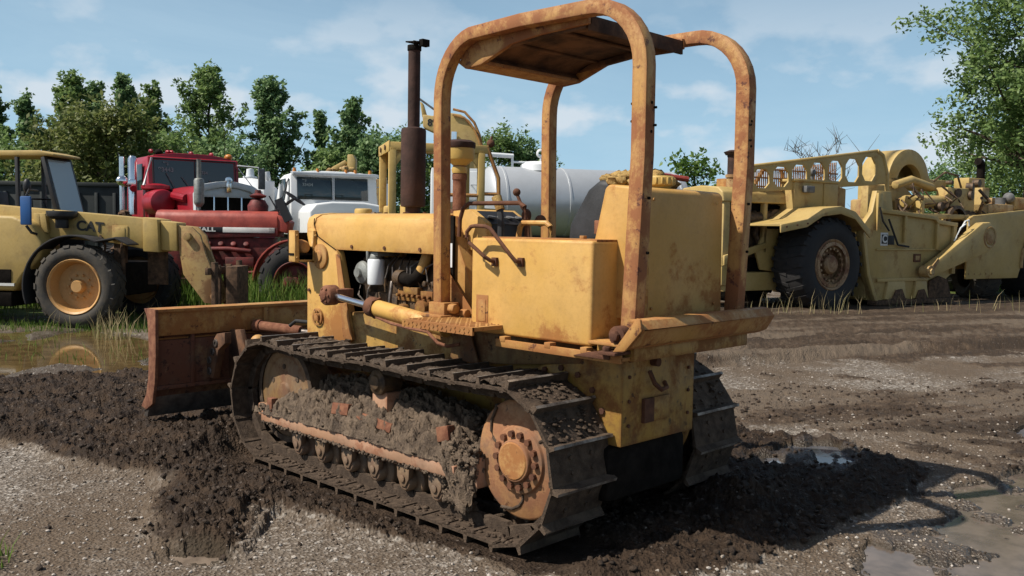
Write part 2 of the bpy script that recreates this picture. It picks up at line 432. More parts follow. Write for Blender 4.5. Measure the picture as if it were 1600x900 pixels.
def fields(x, y):
    m1 = soft(x, y, MUD1, .55); m2 = soft(x, y, MUD2, .45); m3 = soft(x, y, MUD3, 1.2, .3); m4 = soft(x, y, MUD4, 1.1, .15)
    patch = np.clip((fbm(x, y, .9, 6, .62) - .475) * 9, 0, 1)
    mud = np.maximum.reduce([m1, m2, m3 * .9, m4 * (.6 + .4 * patch)])
    right = np.clip((-y - 2.0) / 1.0, 0, 1) * np.clip((x + 3) / 1, 0, 1)
    mud = np.maximum(mud, patch * .8 * right)
    p1 = soft(x, y, PUD1, .7, .1); p2 = soft(x, y, PUD2, .25, .07); p3 = soft(x, y, PUD3, .4, .05)
    p4 = soft(x, y, PUD4, .5, .13) * np.clip((fbm(x, y, 4, 4) - .40) * 8, 0, 1); p5 = soft(x, y, PUD5, .4, .05)
    # beds and bars inside the puddles
    bar1 = np.clip((fbm(x * .55 + y * .62, y * .25 - x * .2, 1.7, 4) - .52) * 9, 0, 1)
    p1 = p1 * (1 - bar1)
    bar3 = np.clip((fbm(x, y, 2.6, 6, .6) - .485) * 7, 0, 1); p3 = p3 * (1 - bar3)
    pud = np.maximum.reduce([p1, p2, p3, p4, p5])
    # distance-based grass
    dx, dy = x - CAM.x, y - CAM.y
    d = dx * .7003362 - dy * .71381315; u = -dx * .71381315 - dy * .7003362
    lat = u / np.maximum(d, .5)
    edge = np.where(lat < -.05, 13.6, np.where(lat < .2, 17.0, 24.0)) + (fbm(x, y, .6, 4) - .5) * 4
    grass = np.clip((d - edge) / 1.2, 0, 1)
    verge = np.clip((fbm(x, y, 1.6, 5) - .50) * 8, 0, 1) * np.clip((d - 9.5) / 1.5, 0, 1) * (lat < -.1) * .45
    grass = np.maximum(grass, verge * (1 - p1))
    return mud, pud, grass, m1, m2, m3, d
def height(x, y):
    mud, pud, grass, m1, m2, m3, d = fields(x, y)
    h = .012 * (fbm(x, y, .8, 3) - .3) + .010 * (fbm(x, y, 9, 4, .6)) + .008 * fbm(x, y, 38, 3, .6)
    lump = fbm(x, y, 3.0, 7, .62, True); lump2 = fbm(x + 30, y, 8, 6, .66) * .55 + fbm(x - 9, y + 4, 19, 5, .66, True) * .45
    h = h + m1 * (.012 + .13 * np.clip(lump - .36, 0, 1) * 1.0 + .15 * (lump2 - .38))
    # churned right side with lug prints
    h = h + m3 * (.10 * (fbm(x, y, 1.4, 5, .6, True) - .35) + .09 * (lump2 - .42))
    lug = np.sin((x * .96 + y * .28) * 2 * pi / .155) * .5 + .5
    h = h + m2 * (.035 * lug * np.clip((-y - .85) * 3, 0, 1) + .11 * (lump2 - .38) + .01)
    other = np.clip(mud - np.maximum.reduce([m1, m2, m3]), 0, 1)
    h = h + other * (.05 * (lump2 - .25) + .05 * np.clip(lump - .45, 0, 1))
    # ruts that cross the yard on the right
    q = x * .93 - y * .36; rut = np.exp(-((q - 4.4) / .16) ** 2) + np.exp(-((q - 6.2) / .18) ** 2) + np.exp(-((q - 5.2) / .12) ** 2) * .6
    rr = np.clip((-y - 3.5) / 2, 0, 1)
    h = h - .085 * rut * rr + .05 * rr * m3 * (fbm(q * 3.2, (x * .36 + y * .93) * .5, 1.0, 4, .6) - .5) + .05 * np.exp(-((q - 4.75) / .13) ** 2) * rr + .05 * np.exp(-((q - 5.85) / .13) ** 2) * rr
    near = np.clip(soft(x, y, PUD4, .5, .35) + soft(x, y, PUD2, .3, .22), 0, 1); h = h * (1 - .75 * near)
    h = np.where(pud > 0, h * (1 - pud) - .035 * pud, h)
    h = h + .13 * np.exp(-(((x + .42) / .26) ** 2 + ((y + .62) / .34) ** 2)) * (.6 + .8 * lump2)
    # keep the standing ground of the machine flat
    ay = np.abs(y); yo = np.where(y > 0, 1.20, .90)
    foot = np.where(y > 0, 1.0, 0.0) * np.clip((ay - .28) * 12, 0, 1) * np.clip((yo - ay) / np.where(y > 0, .38, .08), 0, 1) * np.clip((x + .45) * 5, 0, 1) * np.clip((2.72 - x) * 6, 0, 1)
    h = h * (1 - foot) + (np.minimum(h * .35, .01) - .035) * foot
    h = h * np.clip(2.3 - d / 10, .22, 1)
    h = h + np.clip(grass, 0, 1) * .04 * fbm(x, y, 1.5, 3)
    h = h + np.clip((d - 30) / 60, 0, 1) * 0.0
    return h, mud, pud, grass
a_c = math.atan2(-.71381315, .7003362)
fine = np.linspace(-R_(36), R_(36), 900)
coarse = np.linspace(R_(36), 2 * pi - R_(36), 62)[1:-1]
ang = a_c + np.concatenate([fine, coarse])
rad = [.25]
while rad[-1] < 900:
    r = rad[-1]; rad.append(r * (1.0052 if 2.5 < r < 14 else 1.012 if r < 40 else 1.05) if r > 2.0 else r * 1.12)
rad = np.array(rad); nA, nR = len(ang), len(rad)
RR, AA = np.meshgrid(rad, ang, indexing='ij')
gx = CAM.x + RR * np.cos(AA); gy = CAM.y + RR * np.sin(AA)
gh, gm, gp, gg = height(gx.ravel(), gy.ravel())
_x, _y = gx.ravel(), gy.ravel()
gst = fbm((_x * .93 - _y * .36) * 2.4, (_x * .36 + _y * .93) * .32, 1.0, 6, .62)
gring = np.maximum.reduce([soft(gx.ravel(), gy.ravel(), P_, .5, .22) for P_ in (PUD3, PUD4, PUD5, PUD2)] + [soft(gx.ravel(), gy.ravel(), PUD1, .6, .3)])
gd = np.maximum(soft(gx.ravel(), gy.ravel(), MUD1, .55), soft(gx.ravel(), gy.ravel(), MUD2, .45))
co = np.empty((nR * nA + 1, 3)); co[:-1, 0] = gx.ravel(); co[:-1, 1] = gy.ravel(); co[:-1, 2] = gh
co[-1] = (CAM.x, CAM.y, float(gh[:nA].mean()))
i = np.arange(nR - 1)[:, None] * nA; j = np.arange(nA)[None, :]; jn = (j + 1) % nA
quads = np.stack([i + j, i + nA + j, i + nA + jn, i + jn], -1).reshape(-1, 4)
tris = np.stack([np.full(nA, nR * nA), np.arange(nA), (np.arange(nA) + 1) % nA], -1)
def np_mesh(name, co, quads=None, tris=None, smooth=True):
    me = bpy.data.meshes.new(name); me.vertices.add(len(co)); me.vertices.foreach_set('co', co.astype(np.float32).ravel())
    lv = []; ls = []; lt = []; o = 0
    for f in (quads, tris):
        if f is None or len(f) == 0: continue
        k = f.shape[1]; lv.append(f.ravel()); ls.append(o + np.arange(len(f)) * k); lt.append(np.full(len(f), k)); o += f.size
    lv = np.concatenate(lv); ls = np.concatenate(ls); lt = np.concatenate(lt)
    me.loops.add(len(lv)); me.loops.foreach_set('vertex_index', lv.astype(np.int32))
    me.polygons.add(len(ls)); me.polygons.foreach_set('loop_start', ls.astype(np.int32)); me.polygons.foreach_set('loop_total', lt.astype(np.int32))
    me.polygons.foreach_set('use_smooth', np.full(len(ls), smooth)); me.update(); me.validate()
    return me
gme = np_mesh('ground', co, quads, tris)
for nm, arr in (('mud', gm), ('wet', gp), ('grass', gg), ('damp', gd), ('ring', gring), ('streak', gst)):
    at = gme.attributes.new(nm, 'FLOAT', 'POINT'); at.data.foreach_set('value', np.append(arr, arr[0]).astype(np.float32))
m, N, L, b = mat('yard_ground')
tc = N.new('ShaderNodeTexCoord'); v = tc.outputs['Object']
def attr(n):
    a = N.new('ShaderNodeAttribute'); a.attribute_name = n; return a.outputs['Fac']
nb = noise(N, L, v, .7, 6, .6); nm_ = noise(N, L, v, 6, 8, .7); nf = noise(N, L, v, 42, 6, .75)
vo = N.new('ShaderNodeTexVoronoi'); vo.inputs['Scale'].default_value = 60; L.new(v, vo.inputs['Vector'])
vo2 = N.new('ShaderNodeTexVoronoi'); vo2.inputs['Scale'].default_value = 28; L.new(v, vo2.inputs['Vector'])
sp = N.new('ShaderNodeSeparateColor'); L.new(vo.outputs['Color'], sp.inputs[0])
sp2 = N.new('ShaderNodeSeparateColor'); L.new(vo2.outputs['Color'], sp2.inputs[0])
grav = mix(N, L, ramp(N, L, nm_, .3, .7), (.098, .078, .060), (.178, .150, .122))
grav = mix(N, L, ramp(N, L, sp.outputs[0], .45, 1.0), grav, (.29, .255, .22))
grav = mix(N, L, ramp(N, L, sp.outputs[1], .5, 1.0, 0, .8), grav, (.07, .055, .042))
grav = mix(N, L, ramp(N, L, sp2.outputs[2], .86, .93, 0, .8), grav, (.40, .37, .33))
grav = mix(N, L, ramp(N, L, nb, .38, .66, .9, 0), grav, (.098, .070, .047))
mudc = mix(N, L, ramp(N, L, nm_, .35, .7), (.042, .028, .018), (.094, .066, .045))
mudd = mix(N, L, ramp(N, L, nm_, .35, .7), (.019, .0120, .0078), (.055, .036, .0235))
mudc = mix(N, L, ramp(N, L, attr('streak'), .50, .64, 0, .7), mudc, (.135, .104, .076))
mudc = mix(N, L, ramp(N, L, attr('streak'), .46, .36, 0, .8), mudc, (.040, .028, .019))
mudc = mix(N, L, attr('damp'), mudc, mudd)
mudc = mix(N, L, ramp(N, L, sp.outputs[2], .97, .99, 0, .4), mudc, (.22, .18, .15))
mf = mth(N, L, 'ADD', attr('mud'), mth(N, L, 'MULTIPLY', mth(N, L, 'SUBTRACT', nm_, .5, False), .9, False))
col = mix(N, L, ramp(N, L, mf, .35, .62), grav, mudc)
wet = attr('wet')
ring = ramp(N, L, mth(N, L, 'ADD', attr('ring'), mth(N, L, 'MULTIPLY', mth(N, L, 'SUBTRACT', nm_, .5, False), .7, False)), .15, .85)
col = mix(N, L, mth(N, L, 'MULTIPLY', ring, .6), col, (.045, .032, .022))
col = mix(N, L, ramp(N, L, wet, .05, .5, 0, .75), col, (.045, .034, .022))
gcol = mix(N, L, ramp(N, L, nm_, .35, .7), (.035, .058, .012), (.115, .135, .035))
gcol = mix(N, L, ramp(N, L, nb, .45, .65, 0, .55), gcol, (.16, .13, .065))
gf = mth(N, L, 'ADD', attr('grass'), mth(N, L, 'MULTIPLY', mth(N, L, 'SUBTRACT', nm_, .5, False), .8, False))
col = mix(N, L, ramp(N, L, gf, .4, .6), col, gcol)
L.new(col, b.inputs['Base Color'])
b.inputs['Specular IOR Level'].default_value = .14
L.new(mth(N, L, 'SUBTRACT', ramp(N, L, nm_, .35, .7, .65, .95), mth(N, L, 'MULTIPLY', ring, .42)), b.inputs['Roughness'])
L.new(ramp(N, L, ring, 0, 1, .14, .5), b.inputs['Specular IOR Level'])
hh = mth(N, L, 'ADD', mth(N, L, 'MULTIPLY', nf, .8, False), mth(N, L, 'MULTIPLY', vo.outputs['Distance'], 1.0, False), False)
bump(N, L, b, mth(N, L, 'ADD', hh, mth(N, L, 'MULTIPLY', nm_, 1.2, False), False), .7, .02)
gme.materials.append(m)
ground = bpy.data.objects.new('ground', gme); C.objects.link(ground)
tag(ground, 'muddy gravel yard with churned dark mud and pale stone', None, kind='structure')

# standing water: flat sheets that the dips of the ground cut to shape
def water(name, x0, x1, y0, y1, z, col, rough, label):
    m, N, L, b = mat(name)
    b.inputs['Base Color'].default_value = (*col, 1); b.inputs['Roughness'].default_value = rough
    b.inputs['Specular IOR Level'].default_value = .6; b.inputs['IOR'].default_value = 1.33
    tc = N.new('ShaderNodeTexCoord')
    n = noise(N, L, tc.outputs['Object'], 5, 4, .6)
    L.new(mix(N, L, ramp(N, L, n, .35, .65), col, tuple(c * 1.7 for c in col)), b.inputs['Base Color'])
    bump(N, L, b, noise(N, L, tc.outputs['Object'], 14, 2, .5), .05, .004)
    mb = MB(); cx, cy = (x0 + x1) / 2, (y0 + y1) / 2
    mb.add([(x0, y0, z), (x1, y0, z), (x1, y1, z), (x0, y1, z)], [(0, 1, 2, 3)])
    o = obj(name, mb, m); tag(o, label, None, kind='structure'); return o
water('puddle_water', 5.8, 11.6, -2.0, 2.0, -.012, (.075, .050, .022), .05, 'long brown puddle at the left behind the blade')
water('puddle_water', .60, 1.20, 1.6, 2.15, -.012, (.11, .085, .065), .12, 'small shallow puddle at the bottom of the gravel')
water('puddle_water', -2.7, -.9, -3.4, .35, -.016, (.085, .066, .052), .13, 'grey puddle in the bottom right corner')
water('puddle_water', -.6, .2, -2.8, -1.3, -.012, (.06, .06, .065), .05, 'wet patch shining in the shadow of the roll frame')
water('puddle_water', -1.35, -.7, -5.0, -3.6, -.012, (.10, .095, .105), .10, 'puddle on the right edge of the yard')

# loose stones and clods
ico_v = []; t_ = (1 + 5 ** .5) / 2
for a_, b_ in ((-1, t_), (1, t_), (-1, -t_), (1, -t_)): ico_v.append((a_, b_, 0))
for a_, b_ in ((-1, t_), (1, t_), (-1, -t_), (1, -t_)): ico_v.append((0, a_, b_))
for a_, b_ in ((-1, t_), (1, t_), (-1, -t_), (1, -t_)): ico_v.append((b_, 0, a_))
ico_v = np.array(ico_v) / 1.902
ico_f = np.array([(0, 11, 5), (0, 5, 1), (0, 1, 7), (0, 7, 10), (0, 10, 11), (1, 5, 9), (5, 11, 4), (11, 10, 2), (10, 7, 6), (7, 1, 8), (3, 9, 4), (3, 4, 2), (3, 2, 6), (3, 6, 8), (3, 8, 9), (4, 9, 5), (2, 4, 11), (6, 2, 10), (8, 6, 7), (9, 8, 1)])
def scatter(name, n, smin, smax, want, m, label, flat=.65, jit=.3, seed=1, rmax=11.0, power=2.2):
    rg = np.random.RandomState(seed)
    a = a_c + rg.uniform(-R_(36), R_(36), n * 4); r = 2.4 + (rmax - 2.4) * rg.rand(n * 4) ** 1.15
    x = CAM.x + r * np.cos(a); y = CAM.y + r * np.sin(a)
    h, mud, pud, gr = height(x, y)
    under = (np.abs(np.abs(y) - .585) < .26) & (x > -.4) & (x < 2.75)
    p = want(mud, pud, gr) * (~under); k = np.where(rg.rand(len(x)) < p)[0][:n]
    x, y, h = x[k], y[k], h[k]; n = len(k)
    s = smin + (smax - smin) * rg.rand(n) ** power
    rotz = rg.rand(n) * 2 * pi
    vv = ico_v[None] * (1 + rg.uniform(-jit, jit, (n, 12, 1))) * s[:, None, None] * np.stack([np.ones(n), rg.uniform(.6, 1, n), np.full(n, flat)], -1)[:, None]
    c_, s_ = np.cos(rotz)[:, None], np.sin(rotz)[:, None]
    X = vv[..., 0] * c_ - vv[..., 1] * s_ + x[:, None]; Y = vv[..., 0] * s_ + vv[..., 1] * c_ + y[:, None]
    Z = vv[..., 2] + (h + s * flat * .35)[:, None]
    co = np.stack([X, Y, Z], -1).reshape(-1, 3)
    tr = (ico_f[None] + (np.arange(n) * 12)[:, None, None]).reshape(-1, 3)
    me = np_mesh(name, co, None, tr, smooth=(jit > .3)); me.materials.append(m)
    o = bpy.data.objects.new(name, me); C.objects.link(o); tag(o, label, 'gravel' if 'stone' in name else 'mud clods', kind='stuff'); return o
m, N, L, b = mat('stone'); g = N.new('ShaderNodeNewGeometry')
rp = N.new('ShaderNodeValToRGB'); L.new(g.outputs['Random Per Island'], rp.inputs[0])
rp.color_ramp.elements[0].color = (.10, .075, .055, 1); rp.color_ramp.elements[1].color = (.40, .36, .32, 1)
e = rp.color_ramp.elements.new(.6); e.color = (.22, .185, .15, 1)
L.new(rp.outputs[0], b.inputs['Base Color']); b.inputs['Roughness'].default_value = .85; b.inputs['Specular IOR Level'].default_value = .25
scatter('loose_stones', 17000, .003, .013, lambda mu, p, g: np.clip(1 - mu * 1.15, 0.008, 1) * (1 - .8 * p) * (1 - g), m, 'small pale stones strewn over the gravel', seed=3, power=2.5)
scatter('mud_clods', 12000, .0035, .024, lambda mu, p, g: np.clip(mu * 1.1 - .05, .015, 1) * (1 - p) * (1 - g), M['mud_dark'], 'crumbled dark clods lying on the churned mud', flat=.7, jit=.55, seed=5, power=4.6)

# grass and weeds
def blades(name, pts, hmin, hmax, wd, lean, m, label, seed=1, cat='grass'):
    rg = np.random.RandomState(seed); n = len(pts); x, y = pts[:, 0], pts[:, 1]
    z = height(x, y)[0] - .01; hh = rg.uniform(hmin, hmax, n); a = rg.rand(n) * 2 * pi; l = rg.uniform(.1, lean, n) * hh; b_ = rg.rand(n) * 2 * pi
    wx, wy = np.cos(a) * wd / 2, np.sin(a) * wd / 2; lx, ly = np.cos(b_) * l, np.sin(b_) * l
    P = np.stack([np.stack([x - wx, y - wy, z], -1), np.stack([x + wx, y + wy, z], -1),
                  np.stack([x + wx * .7 + lx * .35, y + wy * .7 + ly * .35, z + hh * .6], -1), np.stack([x - wx * .7 + lx * .35, y - wy * .7 + ly * .35, z + hh * .6], -1),
                  np.stack([x + lx, y + ly, z + hh], -1)], 1)
    o_ = (np.arange(n) * 5)[:, None]
    me = np_mesh(name, P.reshape(-1, 3), o_ + np.array([[0, 1, 2, 3]]), o_ + np.array([[3, 2, 4]]), smooth=False)
    me.materials.append(m); o = bpy.data.objects.new(name, me); C.objects.link(o); tag(o, label, cat, kind='stuff'); return o
def grassmat(name, a, b_, c):
    m, N, L, b = mat(name); g = N.new('ShaderNodeNewGeometry'); rp = N.new('ShaderNodeValToRGB')
    L.new(g.outputs['Random Per Island'], rp.inputs[0]); rp.color_ramp.elements[0].color = (*a, 1); rp.color_ramp.elements[1].color = (*c, 1)
    e = rp.color_ramp.elements.new(.55); e.color = (*b_, 1)
    L.new(rp.outputs[0], b.inputs['Base Color']); b.inputs['Roughness'].default_value = .7; b.inputs['Specular IOR Level'].default_value = .2
    tr = N.new('ShaderNodeBsdfTranslucent'); L.new(rp.outputs[0], tr.inputs[0]); ms = N.new('ShaderNodeMixShader'); ms.inputs[0].default_value = .35
    L.new(b.outputs[0], ms.inputs[1]); L.new(tr.outputs[0], ms.inputs[2]); L.new(ms.outputs[0], N['Material Output'].inputs[0]); return m
GM = grassmat('grass_green', (.06, .11, .018), (.11, .19, .03), (.20, .24, .06))
DRY = grassmat('grass_dry', (.30, .23, .12), (.42, .34, .19), (.16, .17, .06))
def region(n, px0, px1, d0, d1, seed, dens=None):
    rg = np.random.RandomState(seed); px = rg.uniform(px0, px1, n); d = rg.uniform(d0, d1, n); o = []
    q = np.array([place(a, b)[:2] for a, b in zip(px, d)])
    if dens: q = q[fbm(q[:, 0], q[:, 1], dens, 3) > .47]
    return q
blades('tall_grass', np.concatenate([region(11000, 330, 640, 14.6, 21, 1), region(4000, -20, 330, 15.5, 20, 2)]), .35, .85, .018, .5, GM, 'tall bright green grass behind the tractors', 3)
blades('yard_grass', np.concatenate([region(4500, -40, 440, 12.6, 15, 4, 1.1), region(260, -60, 240, 9.6, 12, 5, 1.5), region(60, -60, 2, 3.9, 4.1, 6)]), .04, .16, .010, .7, GM, 'low green weeds along the edge of the gravel', 7)
blades('dry_weeds', np.concatenate([region(80, 145, 200, 11.9, 12.4, 8), region(200, 0, 480, 12.6, 15, 9, 1.2), region(70, 1170, 1360, 16.8, 17.8, 10, 1.0), region(40, 1390, 1620, 18, 20, 11)]), .15, .5, .012, .6, DRY, 'dry straw coloured weeds beside the parked machines', 12)
blades('field_grass', region(9000, -200, 1800, 25, 42, 14), .2, .6, .05, .6, GM, 'rough grass field beyond the machines', 15)

# ------------------------------------------------------------------ the bulldozer (x forward, y left)
rng = random.Random(11)
D = thing('bulldozer', 'rusty yellow crawler bulldozer with open roll frame and mud caked tracks in the foreground', 'bulldozer', (0, 0, 0))

# --- tracks
PITCH = None
def track_path():
    """closed side loop of the shoe plates (x, z) on the machine; rear sprocket at x .06, idler at 2.27"""
    P = []
    P += [(2.27 - 2.21 * i / 40, .03) for i in range(40)]
    P += [(.06 + .335 * math.sin(R_(180 + a)) , .40 - .37 * -math.cos(R_(180 + a)) * 1.0) for a in range(0, 1)]
    P = []
    n = 40
    for i in range(n): P.append((2.22 - 2.14 * i / n, .022))
    for i in range(n): t = R_(-90 - 180 * i / n); P.append((.08 + .365 * math.cos(t), .402 + .38 * math.sin(t)))
    for i in range(n):
        u = i / n; x = .08 + 2.15 * u
        z = .782 - .012 * math.sin(pi * min(1, u / .5)) * (u < .5) - .02 * math.sin(pi * max(0, (u - .5) / .5)) * (u >= .5)
        P.append((x, z))
    for i in range(n): t = R_(90 - 180 * i / n); P.append((2.23 + .40 * math.cos(t), .402 + .38 * math.sin(t)))
    return P
TP = track_path()
def resample(P, k):
    Q = [Vector(p) for p in P]; n = len(Q); ls = [(Q[(i + 1) % n] - Q[i]).length for i in range(n)]; T = sum(ls); out = []
    for j in range(k):
        s = T * j / k; i = 0
        while s > ls[i]: s -= ls[i]; i += 1
        t = (Q[(i + 1) % n] - Q[i]).normalized(); out.append((Q[i] + t * s, t))
    return out, T / k
NSH = 36
shoes, PITCH = resample(TP, NSH)
def shoe_mesh(seed, w=.43):
    rg = random.Random(seed); mb = MB(); p = PITCH
    # plate: local x along travel, y across, z outward
    mb.prism([(-p * .66, -.010), (p * .52, -.006), (p * .52, .008), (-p * .5, .008), (-p * .66, .000)], -w / 2, w / 2)
    mb.prism([(p * .36, .008), (p * .52, .008), (p * .49, .046), (p * .41, .046)], -w / 2, w / 2)
    mb.prism([(-p * .50, -.016), (-p * .36, -.016), (-p * .36, -.006), (-p * .50, -.006)], -w / 2, w / 2)
    # link pair on the inside
    for y in (-.075, .075):
        mb.prism([(-p * .5, -.07), (p * .36, -.07), (p * .5, -.045), (p * .5, -.006), (-p * .5, -.006)], y - .018, y + .018)
    mb.cyl((-p * .4, -.09, -.045), (-p * .4, .09, -.045), .018, n=10)
    mb.bolts([(a, y, .008) for a in (-p * .25, p * .12) for y in (-.075, .075)], (0, 0, 1), .011, .010)
    return mb
def lumps(mb, rg, n, xr, yr, zf, s0, s1):
    for k in range(n):
        x = rg.uniform(*xr); y = rg.uniform(*yr); s = rg.uniform(s0, s1)
        mb.sphere((x, y, zf(x, y)), s, 7, 5, (1, 1, .6), .25, rg)
    return mb
shoe_proto = []
me_shoe = None
def build_track(side):
    tn = obj('track', MB().prism([(p.x, p.y) for p in [q[0] for q in shoes]][::1], -.001, .001), 'dark', D) if False else None
    # the chain carrier is the track frame; shoes, rollers and wheels are its sub-parts
    y0 = .585 * side
    f = MB()
    f.box(.30, 2.12, side * .44, side * .70, .22, .38)                 # main box rail
    f.box(.42, 2.33, side * .70, side * .752, .255, .325)               # outer rail
    f.prism([(.36, .33), (.9, .38), (1.9, .38), (2.1, .36), (2.1, .30), (.36, .28)], side * .47, side * .69)
    f.box(2.05, 2.42, side * .67, side * .72, .28, .36)                # idler yoke arm
    f.box(1.10, 1.24, side * .50, side * .66, .38, .60)                # carrier roller post
    tr = obj('track_frame', f, 'primer', D, .008)
    tr['label'] = 'muddy left track with orange side rail' if side > 0 else 'dark right track seen from behind'
    # shoes
    global me_shoe
    if me_shoe is None:
        o = obj('track_shoe', shoe_mesh(1), 'shoe', tr, 0); me_shoe = o.data
        me_shoe.materials.append(M['grouser'])
        for pl in me_shoe.polygons:
            if pl.center.z > .040: pl.material_index = 1
        C.objects.unlink(o); bpy.data.objects.remove(o)
    for k, (p, t) in enumerate(shoes):
        o = bpy.data.objects.new('track_shoe', me_shoe); C.objects.link(o); o.parent = tr
        ex = Vector((t.x, 0, t.y)); ez = Vector((t.y, 0, -t.x)).normalized()     # travel runs clockwise seen from the left
        # outward = away from the loop centre
        c = Vector((1.15, 0, .4)); q = Vector((p.x, 0, p.y))
        if ez.dot(q - c) < 0: ez = -ez
        ey = ez.cross(ex)
        m4 = Matrix((ex, ey, ez)).transposed().to_4x4(); m4.translation = Vector((p.x, y0, p.y)); o.matrix_local = m4
    # sprocket
    s = MB(); o_ = side
    s.lathe([(.0, .70 * o_), (.10, .70 * o_), (.105, .69 * o_), (.105, .675 * o_), (.165, .668 * o_), (.17, .652 * o_), (.285, .645 * o_), (.30, .635 * o_), (.30, .60 * o_), (.0, .60 * o_)], (.05, 0, .415), 'y', 56)
    sb = MB()
    for k in range(14):
        a = 2 * pi * k / 14; sb.cyl((.05 + .132 * math.cos(a), .668 * o_, .415 + .132 * math.sin(a)), (.05 + .132 * math.cos(a), .692 * o_, .415 + .132 * math.sin(a)), .017, n=8)
    sp_ = obj('sprocket', s, 'sprocket', tr, .003); obj('bolt', sb, 'rust', tr)
    g = MB(); prof = []
    for k in range(48):
        a = 2 * pi * k / 48; r = (.318 if k % 2 else .285); prof.append((.075 + r * math.cos(a), .405 + r * math.sin(a)))
    g.prism(prof, .57 * o_, .61 * o_); g.lathe([(.14, .50 * o_), (.2, .5 * o_), (.2, .6 * o_)], (.05, 0, .415), 'y', 30)
    # rim segments joints as raised curved ribs
    for a0 in (20, 140, 260):
        pts = [(.05 + (.17 + .12 * t) * math.cos(R_(a0 + 35 * t * t)), .650 * o_, .415 + (.17 + .12 * t) * math.sin(R_(a0 + 35 * t * t))) for t in (0, .25, .5, .75, 1)]
        g.tube(pts, .009, 6)
    obj('sprocket_teeth', g, 'shoe', tr, .002)
    h = MB(); h.lathe([(0, .706 * o_), (.088, .705 * o_), (.097, .698 * o_)], (.05, 0, .415), 'y', 30); obj('hub_cap', h, 'yellow_rust', tr)
    # idler
    i_ = MB(); i_.lathe([(0, .665 * o_), (.06, .665 * o_), (.07, .65 * o_), (.235, .635 * o_), (.25, .645 * o_), (.285, .645 * o_), (.30, .63 * o_), (.30, .52 * o_), (0, .52 * o_)], (2.20, 0, .45), 'y', 48)
    obj('idler', i_, 'idler', tr, .002)
    h = MB(); 
    for k in range(6): a = 2 * pi * k / 6 + .4; h.cyl((2.20 + .17 * math.cos(a), .632 * o_, .45 + .17 * math.sin(a)), (2.20 + .17 * math.cos(a), .646 * o_, .45 + .17 * math.sin(a)), .018, n=10)
    h.lathe([(.287, .652 * o_), (.325, .652 * o_), (.325, .50 * o_), (.287, .50 * o_)], (2.20, 0, .45), 'y', 48)
    obj('idler_rim', h, 'shoe', tr)
    for x in (.60, .87, 1.14, 1.40, 1.68, 1.94):
        r = MB(); r.lathe([(0, .715 * o_), (.045, .715 * o_), (.055, .70 * o_), (.055, .66 * o_), (.088, .66 * o_), (.10, .65 * o_), (.10, .52 * o_), (0, .52 * o_)], (x, 0, .145), 'y', 24)
        r.prism([(x - .055, .24), (x + .055, .24), (x + .05, .17), (x + .02, .12), (x - .02, .12), (x - .05, .17)], .69 * o_, .725 * o_)
        r.cyl((x, .725 * o_, .165), (x, .735 * o_, .165), .022, n=10)
        obj('track_roller', r, 'roller', tr, .003)
    cr = MB(); cr.lathe([(0, .70 * o_), (.04, .70 * o_), (.045, .69 * o_), (.075, .68 * o_), (.075, .55 * o_), (0, .55 * o_)], (1.17, 0, .655), 'y', 24)
    obj('carrier_roller', cr, 'engine', tr, .003)
    if side > 0:
        gd = MB(); gd.box(1.40, 1.56, .68, .722, .42, .49, (14, 4, 2)); gd.box(.98, 1.32, .67, .722, .40, .455, (16, -3, -2)); gd.box(.53, .61, .64, .71, .42, .50, (6, 14, 12))
        gd.box(2.20, 2.26, .70, .75, .33, .42)
        obj('side_plate', gd, 'red_rust', tr, .006)
    return tr
trL = build_track(1); trR = build_track(-1)

def mudheap():
    """clods caked over the left track frame: one lumpy skin"""
    nx, ny = 420, 66; xs = np.linspace(.30, 2.40, nx); ts = np.linspace(0, 1, ny)
    X, T = np.meshgrid(xs, ts, indexing='ij')
    top = np.interp(xs, [.30, .38, .50, .62, .80, 1.1, 1.3, 1.6, 1.9, 2.1, 2.25, 2.4], [.28, .40, .53, .56, .56, .585, .60, .60, .57, .50, .41, .35])[:, None]
    lo = np.interp(xs, [.30, .40, .50, .8, 1.4, 2.4], [.10, .18, .33, .325, .33, .31])[:, None]
    # ring: from inner side over the top to the outer rail
    Y = .40 + .345 * T + .012 * np.sin(T * 9)
    Z = lo + (top - lo) * np.clip(1 - np.clip((T - .25) / .75, 0, 1) ** 2.0, 0, 1)
    out = np.clip((xs[:, None] < .55) * (.55 - xs[:, None]) * 8, 0, 1)
    n1 = fbm(X * 1.0, Y + Z, 7, 6, .62, True); n2 = fbm(X, Y * 1.3 - Z, 24, 4, .6)
    d = .075 * (n1 - .5) + .030 * (n2 - .5)
    Z = Z + d * (T < .97) + .012 * np.sign(n2 - .5) * (T < .97); Y = Y + d * .7 * (T > .1) + .03 * out * (T > .5)
    Z = np.maximum(Z, lo - .03)
    co = np.stack([X, Y, Z], -1).reshape(-1, 3)
    i = np.arange(nx - 1)[:, None] * ny; j = np.arange(ny - 1)[None]
    q = np.stack([i + j, i + ny + j, i + ny + j + 1, i + j + 1], -1).reshape(-1, 4)
    me = np_mesh('caked_mud', co, q); me.materials.append(M['mud'])
    o = bpy.data.objects.new('caked_mud', me); C.objects.link(o); o.parent = D
    return o
mudheap()
mb = MB(); rg = random.Random(4)
